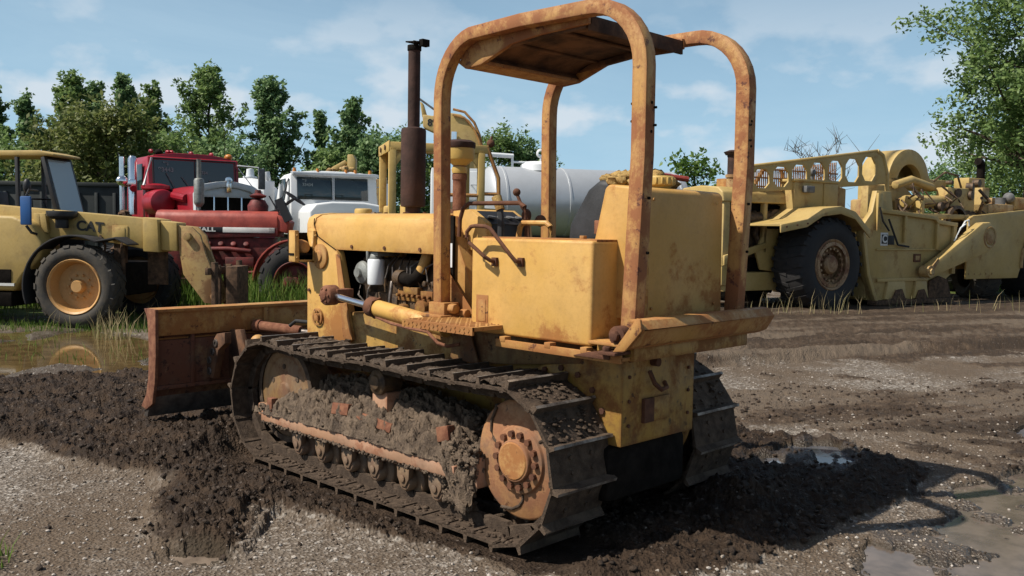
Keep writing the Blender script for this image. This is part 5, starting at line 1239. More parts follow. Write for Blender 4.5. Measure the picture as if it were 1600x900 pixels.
# --- pale loader far behind the white truck roof
Q = thing('loader', 'distant yellow loader arm showing over the white truck cab', 'loader', place(545, 34), heading(1, 0)); K_ = 34 / 1417.84
def bq(pts): return [((a - 545) * K_, 1.55 + (353 - b) * K_) for a, b in pts]
f = MB(); f.prism(bq([(541, 242), (550, 242), (554, 250), (553, 300), (541, 300)]), 0, .4); f.prism(bq([(513, 268), (516, 262), (537, 250), (540, 256), (520, 272)]), .1, .3); la = obj('lift_arm', f, 'pale', Q, .04)
f = MB(); rg = random.Random(2)
for k in range(12): x, z = bq([(rg.uniform(512, 552), rg.uniform(264, 275))])[0]; f.sphere((x, .0, z), rg.uniform(.08, .16), 8, 6, (1, 1, .8), .2, rg)
obj('linkage', f, 'pale_rust', la); f = MB(); f.box(-.9, 1.4, -.3, 1.5, .5, 3.3); f.box(-1.1, 1.2, -.4, 1.6, .0, .6); obj('body', f, 'pale_rust', Q, .05)

# --- silver tanker and the white box beside it
V = thing('tank_trailer', 'long silver cylindrical tank trailer seen through the roll frame', 'trailer', place(768, 21.0), heading(1, .28))
f = MB(); f.lathe([(0, -.10), (.4, -.08), (.75, 0), (.86, .10), (.87, .2), (.87, 4.9), (.8, 5.05), (0, 5.15)], (0, .9, 2.17), 'x', 56); tkv = obj('tank', f, 'silver', V)
f = MB()
for x in (.35, 1.9, 3.4, 4.8): f.lathe([(.871, x), (.885, x + .005), (.885, x + .05), (.871, x + .055)], (0, .9, 2.17), 'x', 56)
obj('band', f, 'silver', tkv)
f = MB(); f.lathe([(0, .14), (.3, .13), (.42, .05), (.45, -.1)], (1.35, .9, 3.05), 'z', 24); f.tube([(.0, .9, 3.32), (.72, .9, 3.30)], .055, 10); f.tube([(.70, .9, 3.34), (.70, .9, 3.02)], .03, 8); f.tube([(-.05, .9, 3.33), (-.05, .9, 3.02)], .03, 8); f.tube([(.70, .9, 3.16), (1.35, .9, 3.16)], .025, 6)
f.box(.95, 1.75, .75, 1.05, 3.02, 3.08); obj('manhole', f, 'white', tkv)
f = MB(); f.lathe([(.07, -.03), (.115, 0), (.07, .03), (.05, 0), (.07, -.03)], (1.38, 0, 3.38), 'y', 20); f.tube([(1.38, 0, 3.3), (1.38, 0, 3.1)], .02, 6); o = obj('hose_reel', f, 'white', tkv); o.location = (0, .8, 0)
f = MB(); f.sphere((2.35, -.02, 1.62), .10); f.box(2.2, 2.5, -.05, .1, 1.42, 1.55); obj('valve', f, 'black', V)
f = MB(); f.box(-.2, 5.2, .45, .6, 1.0, 1.35); f.box(-.2, 5.2, 1.2, 1.35, 1.0, 1.35)
for x in (.4, 2.4, 4.6): f.box(x, x + .1, .4, 1.4, 1.2, 1.7)
f.box(.3, .45, .4, .55, .0, 1.1); f.box(.3, .45, 1.25, 1.4, 0, 1.1); obj('chassis', f, 'dark', V)
for x in (3.6, 4.7):
    wheel(V, x, -.1, .5, .51, .5, .29, -1, 24, 'white', .1, 'road', rub='rubber_dark'); wheel(V, x, 1.9, .5, .51, .5, .29, 1, 24, 'white', .1, 'road', rub='rubber_dark')
Z = thing('box_truck', 'plain white truck body with rear handles, left of the silver tank', 'truck', place(672, 22.5), heading(1, .1))
f = MB(); f.box(0, 1.42, 0, 2.4, .9, 3.02); f.box(.62, 1.42, -.02, .0, 1.9, 2.95); bz = obj('body', f, 'white', Z, .05, seg=3)
f = MB(); f.tube([(.98, -.02, 2.62), (.98, -.08, 2.62), (1.22, -.08, 2.62), (1.22, -.02, 2.62)], .015, 6); f.tube([(.86, -.06, 2.4), (.86, -.06, 1.9)], .02, 6); f.tube([(1.18, -.06, 2.5), (1.18, -.06, 1.9)], .02, 6); f.box(.9, 1.1, -.06, -.02, 2.25, 2.32); f.box(.66, .67, -.03, -.02, 1.0, 2.9); f.tube([(.25, -.04, 2.95), (.25, -.04, 2.2), (.32, -.04, 1.8)], .016, 6)
obj('handle', f, 'silver', bz); f = MB(); f.box(0, 1.4, .2, 2.2, .6, .9); obj('chassis', f, 'dark', Z)
for x in (.3, 1.1): wheel(Z, x, .0, .45, .46, .3, .26, -1, 24, 'white', .05, 'road', rub='rubber_dark'); wheel(Z, x, 2.4, .45, .46, .3, .26, 1, 24, 'white', .05, 'road', rub='rubber_dark')

# --- dark roll-off container
B_ = thing('container', 'long dark ribbed steel container between the handler cab and the red truck', 'container', place(50, 22.5), heading(1, .05))
f = MB(); f.box(-1.2, 2.35, 0, 2.0, .25, 2.46); f.box(-1.25, 2.4, -.06, 2.06, 2.42, 2.52)
for k in range(8): f.box(-1.1 + k * .44, -1.02 + k * .44, -.06, 0, .25, 2.27)
f.box(-1.25, 2.2, -.05, 0, .25, .38); obj('bin', f, 'darkgreen', B_, .01)
f = MB(); 
for x in (-.9, 1.9): f.cyl((x, .1, .13), (x, .4, .13), .13); f.cyl((x, 1.6, .13), (x, 1.9, .13), .13)
obj('roller', f, 'dark', B_)
H_ = thing('scrap_heap', 'small brown heap of scrap beside the chrome stack of the red truck', 'scrap heap', place(196, 17.6), 0)
mb = MB(); rg = random.Random(8)
for k in range(260):
    z = rg.uniform(0, 1.75); r = .30 * (1 - z / 2.4); mb.sphere((rg.uniform(-r, r), rg.uniform(-r, r), z), rg.uniform(.04, .09), 6, 5, (1.3, 1, .8), .4, rg)
obj('scrap', mb, 'scrap', H_)
G_ = thing('crane_post', 'thin red crane arm on a post behind the rear fuel tank', 'crane', place(1035, 21), heading(1, .3))
f = MB(); f.cyl((0, 0, 0), (0, 0, 2.7), .08); obj('post', f, 'red_old', G_); f = MB(); f.tube([(-.6, 0, 2.86), (.0, 0, 2.82), (.58, 0, 2.76)], .065, 8); f.box(-.1, .1, -.1, .1, 2.6, 2.85); obj('arm', f, 'red_old', G_)

# --- motor scraper, right
Sx = thing('motor_scraper', 'large faded yellow motor scraper with huge black tyres on the right', 'scraper', (5.3206, -14.0598, -.06), R_(-103.546))
wheel(Sx, 0, 0, .98, .99, .85, .52, -1, 26, 'scraper_rim', .16, 'rock', rub='rubber_dark')
wheel(Sx, 0, 3.0, .98, .99, .85, .52, 1, 26, 'pale_rust', .16, 'rock', rub='rubber_dark')
f = MB(); f.lathe([(.40, .02), (.47, .03), (.47, .10), (.36, .10)], (0, 0, .98), 'y', 36); f.lathe([(0, .02), (.16, .03), (.20, .08), (.2, .2)], (0, 0, .98), 'y', 24)
for k in range(18): a = k * pi / 9; f.cyl((.33 * math.cos(a), .10, .98 + .33 * math.sin(a)), (.33 * math.cos(a), .05, .98 + .33 * math.sin(a)), .028, n=6)
obj('wheel_hub', f, 'scraper_rim', Sx)
# rear engine
f = MB(); f.prism([(.82, 2.22), (.86, 2.42), (1.0, 2.52), (1.5, 2.56), (2.0, 2.52), (2.12, 2.42), (2.16, 2.22)], -2.35, .1, 'x'); ho = obj('engine_hood', f, 'pale', Sx, .03, seg=3)
f = MB(); f.box(-2.30, -2.12, .86, 1.0, .55, 2.26); f.box(-2.30, -2.12, 2.0, 2.14, .55, 2.26); f.box(-2.30, -2.12, .86, 2.14, .95, 1.12); f.box(-1.15, -1.05, .86, .98, 1.2, 2.24); f.prism([(-2.3, .95), (-2.3, 1.15), (-1.1, 1.42), (-1.1, 1.30)], .80, .86); f.box(-2.2, .3, .9, 2.1, .42, .80); f.prism([(-1.2, .85), (-1.35, 1.2), (-1.1, 1.7), (-.7, 1.7), (-.7, .8)], .86, .92); obj('radiator_frame', f, 'pale', Sx, .015)
f = MB(); f.box(-2.34, -2.30, 1.0, 2.0, 1.12, 2.24)
for k in range(16): f.box(-2.36, -2.34, 1.02 + k * .061, 1.045 + k * .061, 1.12, 2.24)
f.box(-2.1, .2, 1.15, 1.95, .8, 2.2); obj('radiator_grille', f, 'dark', Sx)
f = MB(); f.box(-1.95, -.2, 1.05, 1.16, 1.1, 1.7); f.cyl((-1.5, 1.0, 1.9), (-.8, 1.0, 1.95), .12)
for k in range(6): f.cyl((-1.9 + k * .22, 1.02, 2.0), (-1.9 + k * .22, 1.12, 2.0), .07)
f.tube([(-1.9, .98, 1.7), (-1.7, .95, 1.4), (-1.75, .98, 1.0)], .05, 8); f.tube([(-1.2, .98, 1.9), (-1.3, .95, 1.6), (-1.1, .98, 1.3)], .06, 8); f.cyl((-.75, .9, 1.95), (-.75, 1.1, 1.95), .16); obj('engine', f, 'engine', Sx, .01)
f = MB(); f.cyl((-1.62, 1.3, 2.5), (-1.62, 1.3, 2.80), .15, .13, 20); f.cyl((-1.62, 1.3, 2.74), (-1.62, 1.3, 2.80), .16, n=20); obj('stack_base', f, 'pale_rust', ho)
f = MB(); f.lathe([(.125, 0), (.125, .36), (.135, .36), (.135, .40), (.17, .40), (.21, .46), (.10, .50), (0, .50)], (-1.62, 1.3, 2.80), 'z', 24); obj('exhaust_stack', f, 'stack', ho)
# fender
top_ = [(-1.75, 1.78), (-1.0, 1.90), (-.55, 2.12), (.0, 2.18), (.45, 2.08), (.95, 1.70)]
f = MB(); f.prism(top_ + [(x, z - .035) for x, z in reversed(top_)], -.10, 1.05); f.prism([(x, z) for x, z in top_] + [(x, z - .16) for x, z in reversed(top_)], -.13, -.10); fe = obj('rear_fender', f, 'pale', Sx, .01)
f = MB(); f.bolts([(-1.6 + k * .3, -.13, 1.74 + k * .035) for k in range(4)], (0, -1, 0), .02, .015); obj('bolt', f, 'rust', fe)
f = MB(); f.box(-.55, .35, .62, 1.0, 2.10, 2.72); f.box(.35, .8, .60, 1.0, 2.05, 2.68); f.box(-.60, .82, .58, 1.02, 2.68, 2.74); bx = obj('battery_box', f, 'pale', Sx, .02)
f = MB(); f.box(-.34, -.08, .48, .60, 2.46, 2.60); obj('work_lamp', f, 'greybox', bx, .015)
f = MB(); f.cyl((.12, .75, 2.74), (.12, .75, 2.86), .05); f.sphere((.12, .75, 2.90), .09); obj('cap', f, 'greybox', bx)
# guard with octagonal holes
def octplate(x0, x1, z0f, z1f, n, y0, y1):
    """solid plate between two sloping lines with n octagon openings, built as one grid of boxes around holes"""
    mb = MB(); step = (x1 - x0) / n
    for k in range(n):
        cx = x0 + (k + .5) * step; b, t = z0f(cx), z1f(cx); cz = (b + t) / 2; hw = step * .40; hh = (t - b) * .36
        octo = [(cx + hw * a, cz + hh * c) for a, c in ((1, .45), (.5, 1), (-.5, 1), (-1, .45), (-1, -.45), (-.5, -1), (.5, -1), (1, -.45))]
        xl, xr = cx - step / 2, cx + step / 2
        outr = [(xr, cz + hh * .45), (xr, z1f(xr)), (xl, z1f(xl)), (xl, cz + hh * .45), (xl, cz - hh * .45), (xl, z0f(xl)), (xr, z0f(xr)), (xr, cz - hh * .45)]
        for y in (y0, y1):
            o = len(mb.v); mb.v += [(a, y, c) for a, c in octo + outr]
            for i in range(8): j = (i + 1) % 8; mb.f.append((o + i, o + j, o + 8 + j, o + 8 + i))
        o = len(mb.v) - 32
        for i in range(8): j = (i + 1) % 8; mb.f.append((o + i, o + j, o + 16 + j, o + 16 + i))
        for i, j in ((1, 2), (5, 6)): mb.f.append((o + 8 + i, o + 8 + j, o + 24 + j, o + 24 + i))
        if k == 0: mb.f += [(o + 8 + i, o + 8 + i + 1, o + 24 + i + 1, o + 24 + i) for i in (2, 3, 4)]
        if k == n - 1: mb.f += [(o + 15, o + 8, o + 24, o + 31), (o + 8, o + 9, o + 25, o + 24), (o + 14, o + 15, o + 31, o + 30)]
    return mb
zt_ = lambda x: 2.93 + (x + 1.75) * .135; zb_ = lambda x: 2.42 + (x + 1.75) * .075
f = octplate(-1.75, 2.15, zt_ and zb_, zt_, 7, .66, .70); f.tube([(-1.75, .68, 2.94), (2.15, .68, 3.47)], .035, 8); f.tube([(2.15, .68, 3.47), (2.35, .68, 3.38), (2.52, .68, 3.0), (2.60, .68, 2.2)], .05, 8); f.prism([(2.15, 3.45), (2.33, 3.36), (2.48, 3.0), (2.52, 2.75), (2.15, 2.72)], .66, .70)
gp_ = obj('guard_panel', f, 'pale', Sx, .004)
f = MB()
for k in range(48): x = -1.5 + k * .056; f.box(x, x + .018, .95, .968, 2.48, 2.86 + (x + 1.5) * .12)
for k in range(3): f.box(-1.5, 1.2, .94, .975, 2.55 + k * .18, 2.58 + k * .18)
f.tube([(-.9, 1.5, 2.5), (-.5, 1.5, 3.0)], .05, 6); f.tube([(.0, 1.3, 2.5), (-.2, 1.3, 2.95)], .04, 6); f.box(-1.4, -.9, 1.6, 2.0, 2.4, 2.75); obj('guard_bar', f, 'yellow_rust', gp_, 0)
# bowl
f = MB(); side_ = [(.92, 1.70), (1.30, 2.10), (1.42, 2.55), (1.9, 2.55), (2.0, 2.12), (3.45, 2.02), (4.25, 1.90), (4.25, .75), (4.0, .60), (3.2, .30), (2.9, .20), (1.45, .20), (1.15, .75)]
f.prism(side_, .10, .22); f.prism(side_, 2.78, 2.90); f.box(1.4, 4.2, .22, 2.78, .20, .30); f.prism([(1.3, .25), (1.45, .25), (1.30, 1.9), (1.15, 1.9)], .22, 2.78); bw = obj('bowl', f, 'pale', Sx, .01)
f = MB(); f.prism([(.90, 1.70), (.98, 1.72), (1.20, .78), (1.50, .20), (1.40, .20), (1.12, .75)], .02, .10); f.box(2.35, 2.45, .04, .10, 1.45, 2.10); f.tube([(1.45, .06, 2.13), (2.0, .06, 2.10), (3.45, .06, 2.01), (3.55, .06, 1.92), (4.28, .06, 1.87)], .045, sq=True, w=.04); f.box(3.52, 3.60, .03, .10, 1.3, 1.95); f.box(4.15, 4.27, .03, .10, .75, 1.88); f.box(1.45, 4.1, .06, .10, 1.28, 1.31)
f.prism([(1.40, 2.5), (1.55, 2.5), (1.6, 1.9), (1.4, 1.7)], .04, .1); f.box(1.5, 3.3, .05, .10, .60, .67)
f.prism([(1.75, .22), (2.5, .22), (2.42, .6), (1.85, .6)], .03, .10); f.prism([(2.75, .22), (3.3, .22), (3.2, .6), (2.85, .6)], .03, .10); obj('side_rib', f, 'pale', bw, .006)
f = MB(); f.box(1.40, 4.2, -.02, .22, .10, .20); f.prism([(1.75, .20), (1.98, .24), (2.1, .42), (2.3, .44), (2.42, .24), (2.6, .20)], -.005, .03); f.prism([(2.8, .20), (2.9, .40), (3.1, .42), (3.25, .20)], -.005, .03); f.prism([(3.3, .20), (3.35, .60), (3.7, .70), (4.0, .62), (4.2, .2)], .04, .10); obj('cutting_edge', f, 'scrap', bw, .01)
f = MB(); f.tube([(1.75, .02, 1.95), (1.85, .0, 1.75), (2.1, .02, 1.40), (2.5, .03, 1.36)], .022, 6); f.tube([(1.40, .0, 2.2), (1.5, -.02, 1.9), (1.75, .0, 1.7)], .02, 6); obj('hose', f, 'rubber_dark', bw)
f = MB(); f.box(2.78, 3.02, .075, .10, 1.02, 1.20); obj('step_recess', f, 'rust', bw); f = MB(); f.box(2.83, 2.97, .07, .076, 1.06, 1.16); obj('step_hole', f, 'pale_rust', bw)
text('lettering', 'ACTEEMAN', .085, 'letter_k', bw, (2.86, .097, 1.27), ((1, 0, 0), (0, 0, 1), (0, -1, 0)), depth=.001) if False else None
f = MB(); f.box(1.60, 1.84, .085, .10, 1.38, 1.66); bd = obj('badge', f, 'letter_w', bw, .002)
f = MB(); f.box(1.625, 1.815, .080, .086, 1.42, 1.62); f.box(1.86, 2.06, .085, .10, 1.40, 1.60); obj('badge_field', f, 'letter_k', bd)
text('lettering', 'C', .23, 'letter_w', bd, (1.72, .078, 1.52), ((1, 0, 0), (0, 0, 1), (0, -1, 0)), depth=.002)
# push arm
f = MB(); f.prism([(2.9, .72), (3.05, .68), (4.95, 1.18), (5.35, 1.30), (5.55, 1.52), (5.50, 1.78), (5.25, 1.95), (4.95, 1.93), (3.5, 1.18), (2.95, .92)], -.18, .02); dr = obj('draft_arm', f, 'pale', Sx, .03)
f = MB(); f.lathe([(.0, -.20), (.16, -.20), (.18, -.18)], (5.25, 0, 1.60), 'y', 26); f.lathe([(.20, -.19), (.24, -.20), (.26, -.18)], (5.25, 0, 1.60), 'y', 30); f.cyl((2.98, -.22, .82), (2.98, .0, .82), .13); f.cyl((2.98, -.26, .82), (2.98, -.2, .82), .07, n=6); f.prism([(3.0, .9), (3.25, 1.12), (3.3, 1.05), (3.05, .8)], -.20, -.18); obj('pivot_pin', f, 'pale_rust', dr)
f = MB(); f.prism([(2.9, .72), (3.05, .68), (4.95, 1.18), (5.35, 1.30), (5.55, 1.52), (5.50, 1.78), (5.25, 1.95), (4.95, 1.93), (3.5, 1.18), (2.95, .92)], 2.98, 3.18); obj('draft_arm', f, 'pale', Sx, .03)
f = MB(); f.tube([(4.3, -.02, 1.75), (4.35, -.1, 1.95), (4.5, -.1, 1.98), (4.55, -.08, 1.85)], .02, 6); f.tube([(4.1, -.02, 1.5), (4.2, -.1, 1.8), (4.4, -.1, 1.9)], .02, 6); obj('hose', f, 'white', Sx)
f = MB(); f.prism([(.55, 1.0), (.55, 2.62), (1.1, 2.70), (1.6, 2.62), (1.6, 1.0)], 1.02, 2.7); obj('bulkhead', f, 'pale_rust', Sx, .03)
# gooseneck arch
f = MB(); A1 = arc(3.95, 2.86, .78, 175, 15, 16); A2 = arc(3.97, 2.82, .47, 20, 175, 12)
f.prism([(x, z) for x, z in A1] + [(4.95, 2.75), (4.6, 2.70)] + A2, 1.10, 1.28); f.prism([(x, z) for x, z in A1] + [(4.95, 2.75), (4.6, 2.70)] + A2, 1.72, 1.90); f.prism(A1 + [(x * 1.0, z - .03) for x, z in reversed(A1)], 1.28, 1.72)
f.box(3.15, 3.5, 1.1, 1.9, 1.9, 2.95); ar = obj('gooseneck', f, 'pale', Sx, .02)
# linkage clutter between the bowl and the tractor
f = MB(); f.box(2.2, 3.2, .9, 1.1, 2.0, 2.75); f.prism([(3.2, 2.0), (4.2, 1.95), (4.4, 2.5), (3.8, 2.85), (3.2, 2.7)], 1.2, 1.8); f.box(3.9, 5.6, 1.2, 1.9, 2.72, 2.98); f.tube([(3.1, .6, 2.38), (4.6, .6, 2.42)], .14, 12); f.box(4.5, 5.6, .45, .75, 2.2, 2.75); f.tube([(3.0, .8, 2.75), (3.6, .8, 2.9), (4.4, .8, 2.75)], .10, 8); f.box(6.0, 6.3, .5, 1.0, 1.9, 2.8); f.box(5.4, 6.6, 1.0, 1.8, 2.3, 2.6); f.box(5.9, 6.6, .8, 1.2, 2.75, 3.05); f.box(3.3, 3.42, .3, .5, 1.9, 2.4); f.box(2.6, 5.6, .28, .36, 2.0, 2.12)
obj('linkage', f, 'pale', Sx, .02)
f = MB(); rg = random.Random(13)
for k in range(26):
    x = rg.uniform(2.7, 6.6); z = rg.uniform(2.0, 2.9); f.tube([(x, .5, z), (x + rg.uniform(-.3, .3), .3, z - rg.uniform(.1, .3)), (x + rg.uniform(-.3, .5), .5, z - rg.uniform(.2, .6))], rg.uniform(.02, .04), 6)
for k in range(10): x = rg.uniform(4.2, 5.7); z = rg.uniform(2.0, 3.1); f.cyl((x, .4, z), (x + rg.uniform(-.1, .1), .55, z), rg.uniform(.05, .12), n=12)
f.tube([(4.6, .9, 2.9), (4.75, .7, 3.12), (5.1, .6, 3.05), (5.3, .6, 2.7)], .025, 6)
f.lathe([(.30, .28), (.38, .30), (.38, .42), (.30, .44)], (4.7, 0, 1.95), 'y', 26); obj('hose_tangle', f, 'engine', Sx)
f = MB(); f.box(3.0, 3.9, .9, 2.0, 1.3, 2.45); f.lathe([(0, .85), (.35, .85), (.35, 1.0)], (3.6, 0, 2.15), 'y', 26); obj('apron', f, 'pale_rust', Sx, .05)
# front tractor of the scraper
f = MB(); FP = [(4.9, .60), (4.9, 2.02), (5.1, 2.10), (7.2, 2.28), (10.4, 2.50), (10.4, 2.40), (8.5, 2.10)] + [(8.5 - .98 * math.sin(R_(a)) * 0 - 1.30 * math.cos(R_(a)), .95 + 1.15 * math.sin(R_(a))) for a in (88, 70, 50, 30, 10, -5)] + [(7.1, .60)]
f.prism(FP, .15, .20); f.prism([(4.9, 2.0), (5.1, 2.08), (10.4, 2.49), (10.4, 2.45), (5.1, 2.04), (4.95, 1.96)], .15, 1.4); f.box(5.3, 9.6, .9, 2.1, .8, 2.0); ft = obj('front_fender', f, 'pale', Sx, .015)
f = MB(); f.bolts([(5.0 + k * .24, .15, .72) for k in range(5)], (0, -1, 0), .022, .015); f.tube([(8.5 - 1.30 * math.cos(R_(a)), .135, .95 + 1.15 * math.sin(R_(a))) for a in range(-5, 90, 8)], .045, 8); obj('fender_edge', f, 'pale_rust', ft)
f = MB(); f.box(6.0, 7.4, .5, 1.4, 2.1, 2.42); f.box(7.6, 8.6, .6, 1.6, 2.3, 2.62); obj('tool_box', f, 'pale_rust', Sx, .03)
f = MB(); f.cyl((7.3, .8, 2.42), (7.3, .8, 2.60), .12); f.sphere((7.5, .7, 2.6), .14); obj('lamp', f, 'greybox', Sx)
wheel(Sx, 8.6, .25, .98, .99, .85, .52, -1, 26, 'pale_rust', .16, 'rock', rub='rubber_dark'); wheel(Sx, 8.6, 2.9, .98, .99, .85, .52, 1, 26, 'pale_rust', .16, 'rock', rub='rubber_dark')
f = MB(); f.tube([(7.05, 1.2, 1.8), (7.05, 1.2, 2.3)], .20, 16); f.tube([(7.05, 1.2, 2.3), (7.05, 1.2, 3.42), (7.0, 1.2, 3.50), (6.9, 1.2, 3.52)], .10, 16); obj('exhaust_pipe', f, 'dark', Sx)
# spare tyre that lies between bowl and tractor
SP = thing('loose_tyre', 'black chevron tread tyre lying low under the scraper fender', 'tyre', (0, 0, 0), 0)
def sloc(x, y, z=0):
    a = R_(-103.546); return (5.3206 + x * math.cos(a) - y * math.sin(a), -14.0598 + x * math.sin(a) + y * math.cos(a), z)
SP.location = sloc(6.6, .9); SP.rotation_euler = (0, 0, R_(-103.546 + 60))
wheel(SP, 0, -.35, .60, .62, .75, .34, -1, 20, 'dark', .2, 'ag', rub='rubber')

# ------------------------------------------------------------------ trees
def leafmat(name, a, b_, c):
    m, N, L, b = mat(name); g = N.new('ShaderNodeNewGeometry'); rp = N.new('ShaderNodeValToRGB')
    L.new(g.outputs['Random Per Island'], rp.inputs[0]); rp.color_ramp.elements[0].color = (*a, 1); rp.color_ramp.elements[1].color = (*c, 1)
    e = rp.color_ramp.elements.new(.5); e.color = (*b_, 1)
    L.new(rp.outputs[0], b.inputs['Base Color']); b.inputs['Roughness'].default_value = .5; b.inputs['Specular IOR Level'].default_value = .3
    tr = N.new('ShaderNodeBsdfTranslucent'); L.new(rp.outputs[0], tr.inputs[0]); ms = N.new('ShaderNodeMixShader'); ms.inputs[0].default_value = .45
    L.new(b.outputs[0], ms.inputs[1]); L.new(tr.outputs[0], ms.inputs[2]); L.new(ms.outputs[0], N['Material Output'].inputs[0]); return m
LM = {'dark': leafmat('leaf_dark', (.085, .155, .065), (.15, .24, .095), (.24, .34, .15)),
      'mid': leafmat('leaf_mid', (.09, .15, .05), (.15, .23, .07), (.23, .31, .11)),
      'olive': leafmat('leaf_olive', (.085, .11, .030), (.14, .17, .048), (.21, .22, .08)),
      'light': leafmat('leaf_light', (.05, .10, .02), (.10, .18, .035), (.17, .25, .06))}
M['bark'] = plain('bark', (.13, .10, .075), .9, 0, .3, 10, .6, .2)
def tree(name, label, px, d, h, wd, kind, m, seed, group, leaves=7000, leaf=.16, trunk_r=.18, lean=0, base=.12, cat='tree'):
    rg = np.random.RandomState(seed); rr = random.Random(seed)
    root = thing(name, label, cat, place(px, d), rr.uniform(0, 6), group)
    tb = MB(); tips = []
    tp = [Vector((0, 0, -.1))]; n = 9
    for i in range(1, n + 1): t = i / n; tp.append(Vector((lean * t * t + rr.uniform(-.03, .03) * h * .3, rr.uniform(-.03, .03) * h * .3, h * .93 * t)))
    tb.tube(tp, [trunk_r * (1 - .9 * i / n) + .01 for i in range(n + 1)], 8)
    nb = {'poplar': 60, 'round': 40, 'bush': 30, 'oak': 46, 'bare': 36}[kind]
    for k in range(nb):
        t = rr.uniform(base, .97); i = min(n - 1, int(t * n)); p = tp[i].lerp(tp[i + 1], t * n - i); a = rr.uniform(0, 2 * pi)
        if kind == 'poplar':
            q_ = (t - base) / (1 - base); prof = min(1, .55 + q_ * 1.8) * (1 - q_) ** .8 * 1.2 + .06; ln = wd / 2 * prof * rr.uniform(.35, 1.35); up = rr.uniform(.8, 1.8)
        elif kind == 'bare': ln = wd / 2 * rr.uniform(.5, 1); up = rr.uniform(.5, 1.4)
        else:
            prof = math.sqrt(max(.05, 1 - ((t - .55) / .55) ** 2)); ln = wd / 2 * prof * rr.uniform(.55, 1.1); up = rr.uniform(.0, .8)
        d_ = Vector((math.cos(a), math.sin(a), up)); q = p + d_ * ln * .55; e = q + Vector((math.cos(a + rr.uniform(-.5, .5)), math.sin(a + rr.uniform(-.5, .5)), up * rr.uniform(.4, 1.3))) * ln * .5
        if e.z > h: e.z = h - rr.random() * .3
        r0 = trunk_r * (1 - t) * .45 + .015
        tb.tube([p, q, e], [r0, r0 * .6, .008], 5)
        tips += [(p.lerp(q, .6), .5), (q, .9), (q.lerp(e, .5), 1.0), (e, 1.0)]
        if kind == 'bare':
            for _ in range(5): s = q.lerp(e, rr.random()); tb.tube([s, s + Vector((rr.uniform(-1, 1), rr.uniform(-1, 1), rr.uniform(.3, 1.4))) * ln * .35], [.02, .006], 4)
    for _ in range(6): tips.append((tp[-1] + Vector((rr.uniform(-.2, .2), rr.uniform(-.2, .2), rr.uniform(-.3, .35))), .6))
    obj('trunk', tb, 'bark', root, 0)
    if kind == 'bare': return root
    P = np.array([tuple(p) for p, w_ in tips]); Wt = np.array([w_ for p, w_ in tips])
    spread = wd * {'poplar': .060, 'round': .085, 'bush': .10, 'oak': .055}[kind]
    idx = rg.choice(len(P), leaves, p=Wt / Wt.sum())
    # sub-clumps so that the crown has light and dark masses
    sub = rg.normal(0, 1, (len(P), 5, 3)) * spread; si = rg.randint(0, 5, leaves)
    c = P[idx] + sub[idx, si] + rg.normal(0, 1, (leaves, 3)) * spread * .42
    c[:, 2] = np.maximum(c[:, 2], .05)
    nrm = rg.normal(0, 1, (leaves, 3)); nrm[:, 2] = np.abs(nrm[:, 2]) + .3; nrm /= np.linalg.norm(nrm, axis=1)[:, None]
    u = np.cross(nrm, rg.normal(0, 1, (leaves, 3))); u /= np.linalg.norm(u, axis=1)[:, None]; v = np.cross(nrm, u)
    s = leaf * rg.uniform(.55, 1.3, (leaves, 1))
    Q = np.stack([c - u * s, c + v * s * .55, c + u * s, c - v * s * .55], 1).reshape(-1, 3)
    me = np_mesh('crown', Q, (np.arange(leaves) * 4)[:, None] + np.arange(4)[None], smooth=False); me.materials.append(LM[m])
    o = bpy.data.objects.new('crown', me); C.objects.link(o); o.parent = root
    return root
def hpx(top, px, d): return 1.55 + d * (357.5 + .0166 * (px - 800) - top) / 1417.84
G1 = 'cottonwoods behind the trucks on the left'
for px, top, wpx, d, m, sd, lb in (
    (-4, 138, 52, 50, 'dark', 1, 'tall dark cottonwood cut by the left edge of the picture'),
    (46, 143, 56, 50, 'dark', 2, 'narrow cottonwood standing above the telehandler cab roof'),
    (112, 110, 78, 52, 'mid', 3, 'broad cottonwood just right of the telehandler windscreen'),
    (152, 121, 56, 55, 'dark', 4, 'cottonwood behind the olive willow, second of the close group of four'),
    (196, 108, 62, 50, 'dark', 5, 'tall cottonwood above the chrome stack of the red truck'),
    (240, 122, 72, 52, 'mid', 6, 'cottonwood above the left side of the red truck cab'),
    (328, 106, 106, 48, 'mid', 7, 'wide tall cottonwood right above the red truck cab'),
    (420, 118, 88, 48, 'dark', 8, 'lone ragged cottonwood between the red truck and the white truck'),
    (500, 168, 42, 50, 'dark', 9, 'slim shorter cottonwood over the left of the white truck cab'),
    (549, 148, 68, 48, 'dark', 10, 'dark cottonwood left of the rusty exhaust stack')):
    h = hpx(top, px, d); tree('cottonwood', lb, px, d, h, wpx * d / 1418 * 1.12, 'poplar', m, sd, G1, 16000 if wpx > 60 else 11000, .115, .2)
tree('willow', 'loose olive willow in front of the cottonwoods, left of the red truck', 165, 40, hpx(178, 165, 40), 4.6, 'round', 'olive', 21, None, 12000, .12, .15)
G2 = 'low bushes along the back of the yard'
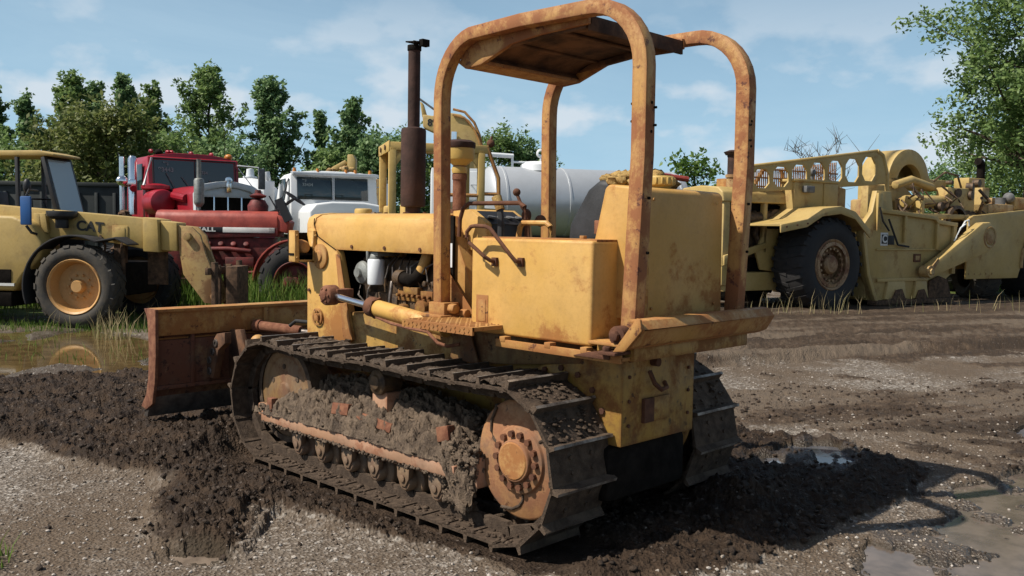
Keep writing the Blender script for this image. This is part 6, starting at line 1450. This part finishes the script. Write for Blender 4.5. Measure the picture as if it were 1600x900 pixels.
for px, top, wpx, d, m, sd, lb in (
    (20, 225, 110, 44, 'mid', 31, 'low bush behind the handler cab'), (95, 215, 100, 42, 'olive', 32, 'low bush behind the handler windscreen'), (262, 222, 110, 42, 'mid', 33, 'bush behind the left corner of the red cab'),
    (360, 226, 110, 44, 'dark', 34, 'bush behind the right corner of the red cab'), 
    (520, 247, 80, 42, 'mid', 36, 'bush right above the white truck cab'), (590, 218, 90, 46, 'dark', 37, 'bush behind the flat canopy'), (640, 206, 80, 58, 'mid', 38, 'bush left of the excavator boom'),
    (775, 206, 80, 60, 'mid', 39, 'bush right of the excavator boom'), (822, 216, 70, 60, 'dark', 40, 'bush above the silver tank end')):
    tree('bush', lb, px, d, hpx(top, px, d), wpx * d / 1418 * 1.1, 'bush', m, sd, G2, 9000, .12, .1, base=.08)
tree('round_tree', 'small bright round tree above the rear fuel tank', 1080, 38, hpx(249, 1080, 38), 2.5, 'round', 'light', 51, None, 4500, .11, .1)
tree('bare_tree', 'leafless bare tree above the perforated guard of the scraper', 1277, 60, hpx(230, 1277, 60), 6.0, 'bare', 'dark', 52, None, 0, .1, .1)
G3 = 'trees behind the scraper tractor'
tree('dense_bush', 'dense bush right of the gooseneck arch under the big tree', 1478, 50, hpx(262, 1478, 50), 4.5, 'bush', 'dark', 53, G3, 9000, .11, .1, base=.08)
tree('dense_bush', 'dense bush behind the upright pipe of the scraper tractor', 1560, 44, hpx(236, 1560, 44), 5.2, 'bush', 'mid', 54, G3, 12000, .11, .1, base=.08)
tree('dense_bush', 'dense bush at the right edge under the big tree', 1640, 42, hpx(225, 1640, 42), 5.0, 'bush', 'mid', 55, G3, 12000, .11, .1, base=.08)
tree('big_tree', 'big leaning broadleaf tree that fills the upper right corner', 1600, 33, hpx(-8, 1600, 33), 7.2, 'oak', 'mid', 61, None, 30000, .095, .28, base=.38)
# thin line of far woods right round the horizon
rg = np.random.RandomState(77); n = 60000
a = rg.rand(n) * 2 * pi; r = 150 + rg.rand(n) * 14; hgt = 2.2 + 3.0 * fbm(np.cos(a) * 30, np.sin(a) * 30, .35, 5)
c = np.stack([CAM.x + r * np.cos(a), CAM.y + r * np.sin(a), rg.rand(n) ** .7 * hgt], -1)
u = rg.normal(0, 1, (n, 3)); u /= np.linalg.norm(u, axis=1)[:, None]; v = np.cross(u, rg.normal(0, 1, (n, 3))); v /= np.linalg.norm(v, axis=1)[:, None]
Q = np.stack([c - u * .9, c + v * .6, c + u * .9, c - v * .6], 1).reshape(-1, 3)
me = np_mesh('far_woods', Q, (np.arange(n) * 4)[:, None] + np.arange(4)[None], smooth=False); me.materials.append(LM['dark'])
o = bpy.data.objects.new('far_woods', me); C.objects.link(o); tag(o, 'far line of woods on the horizon', 'woods', kind='stuff')
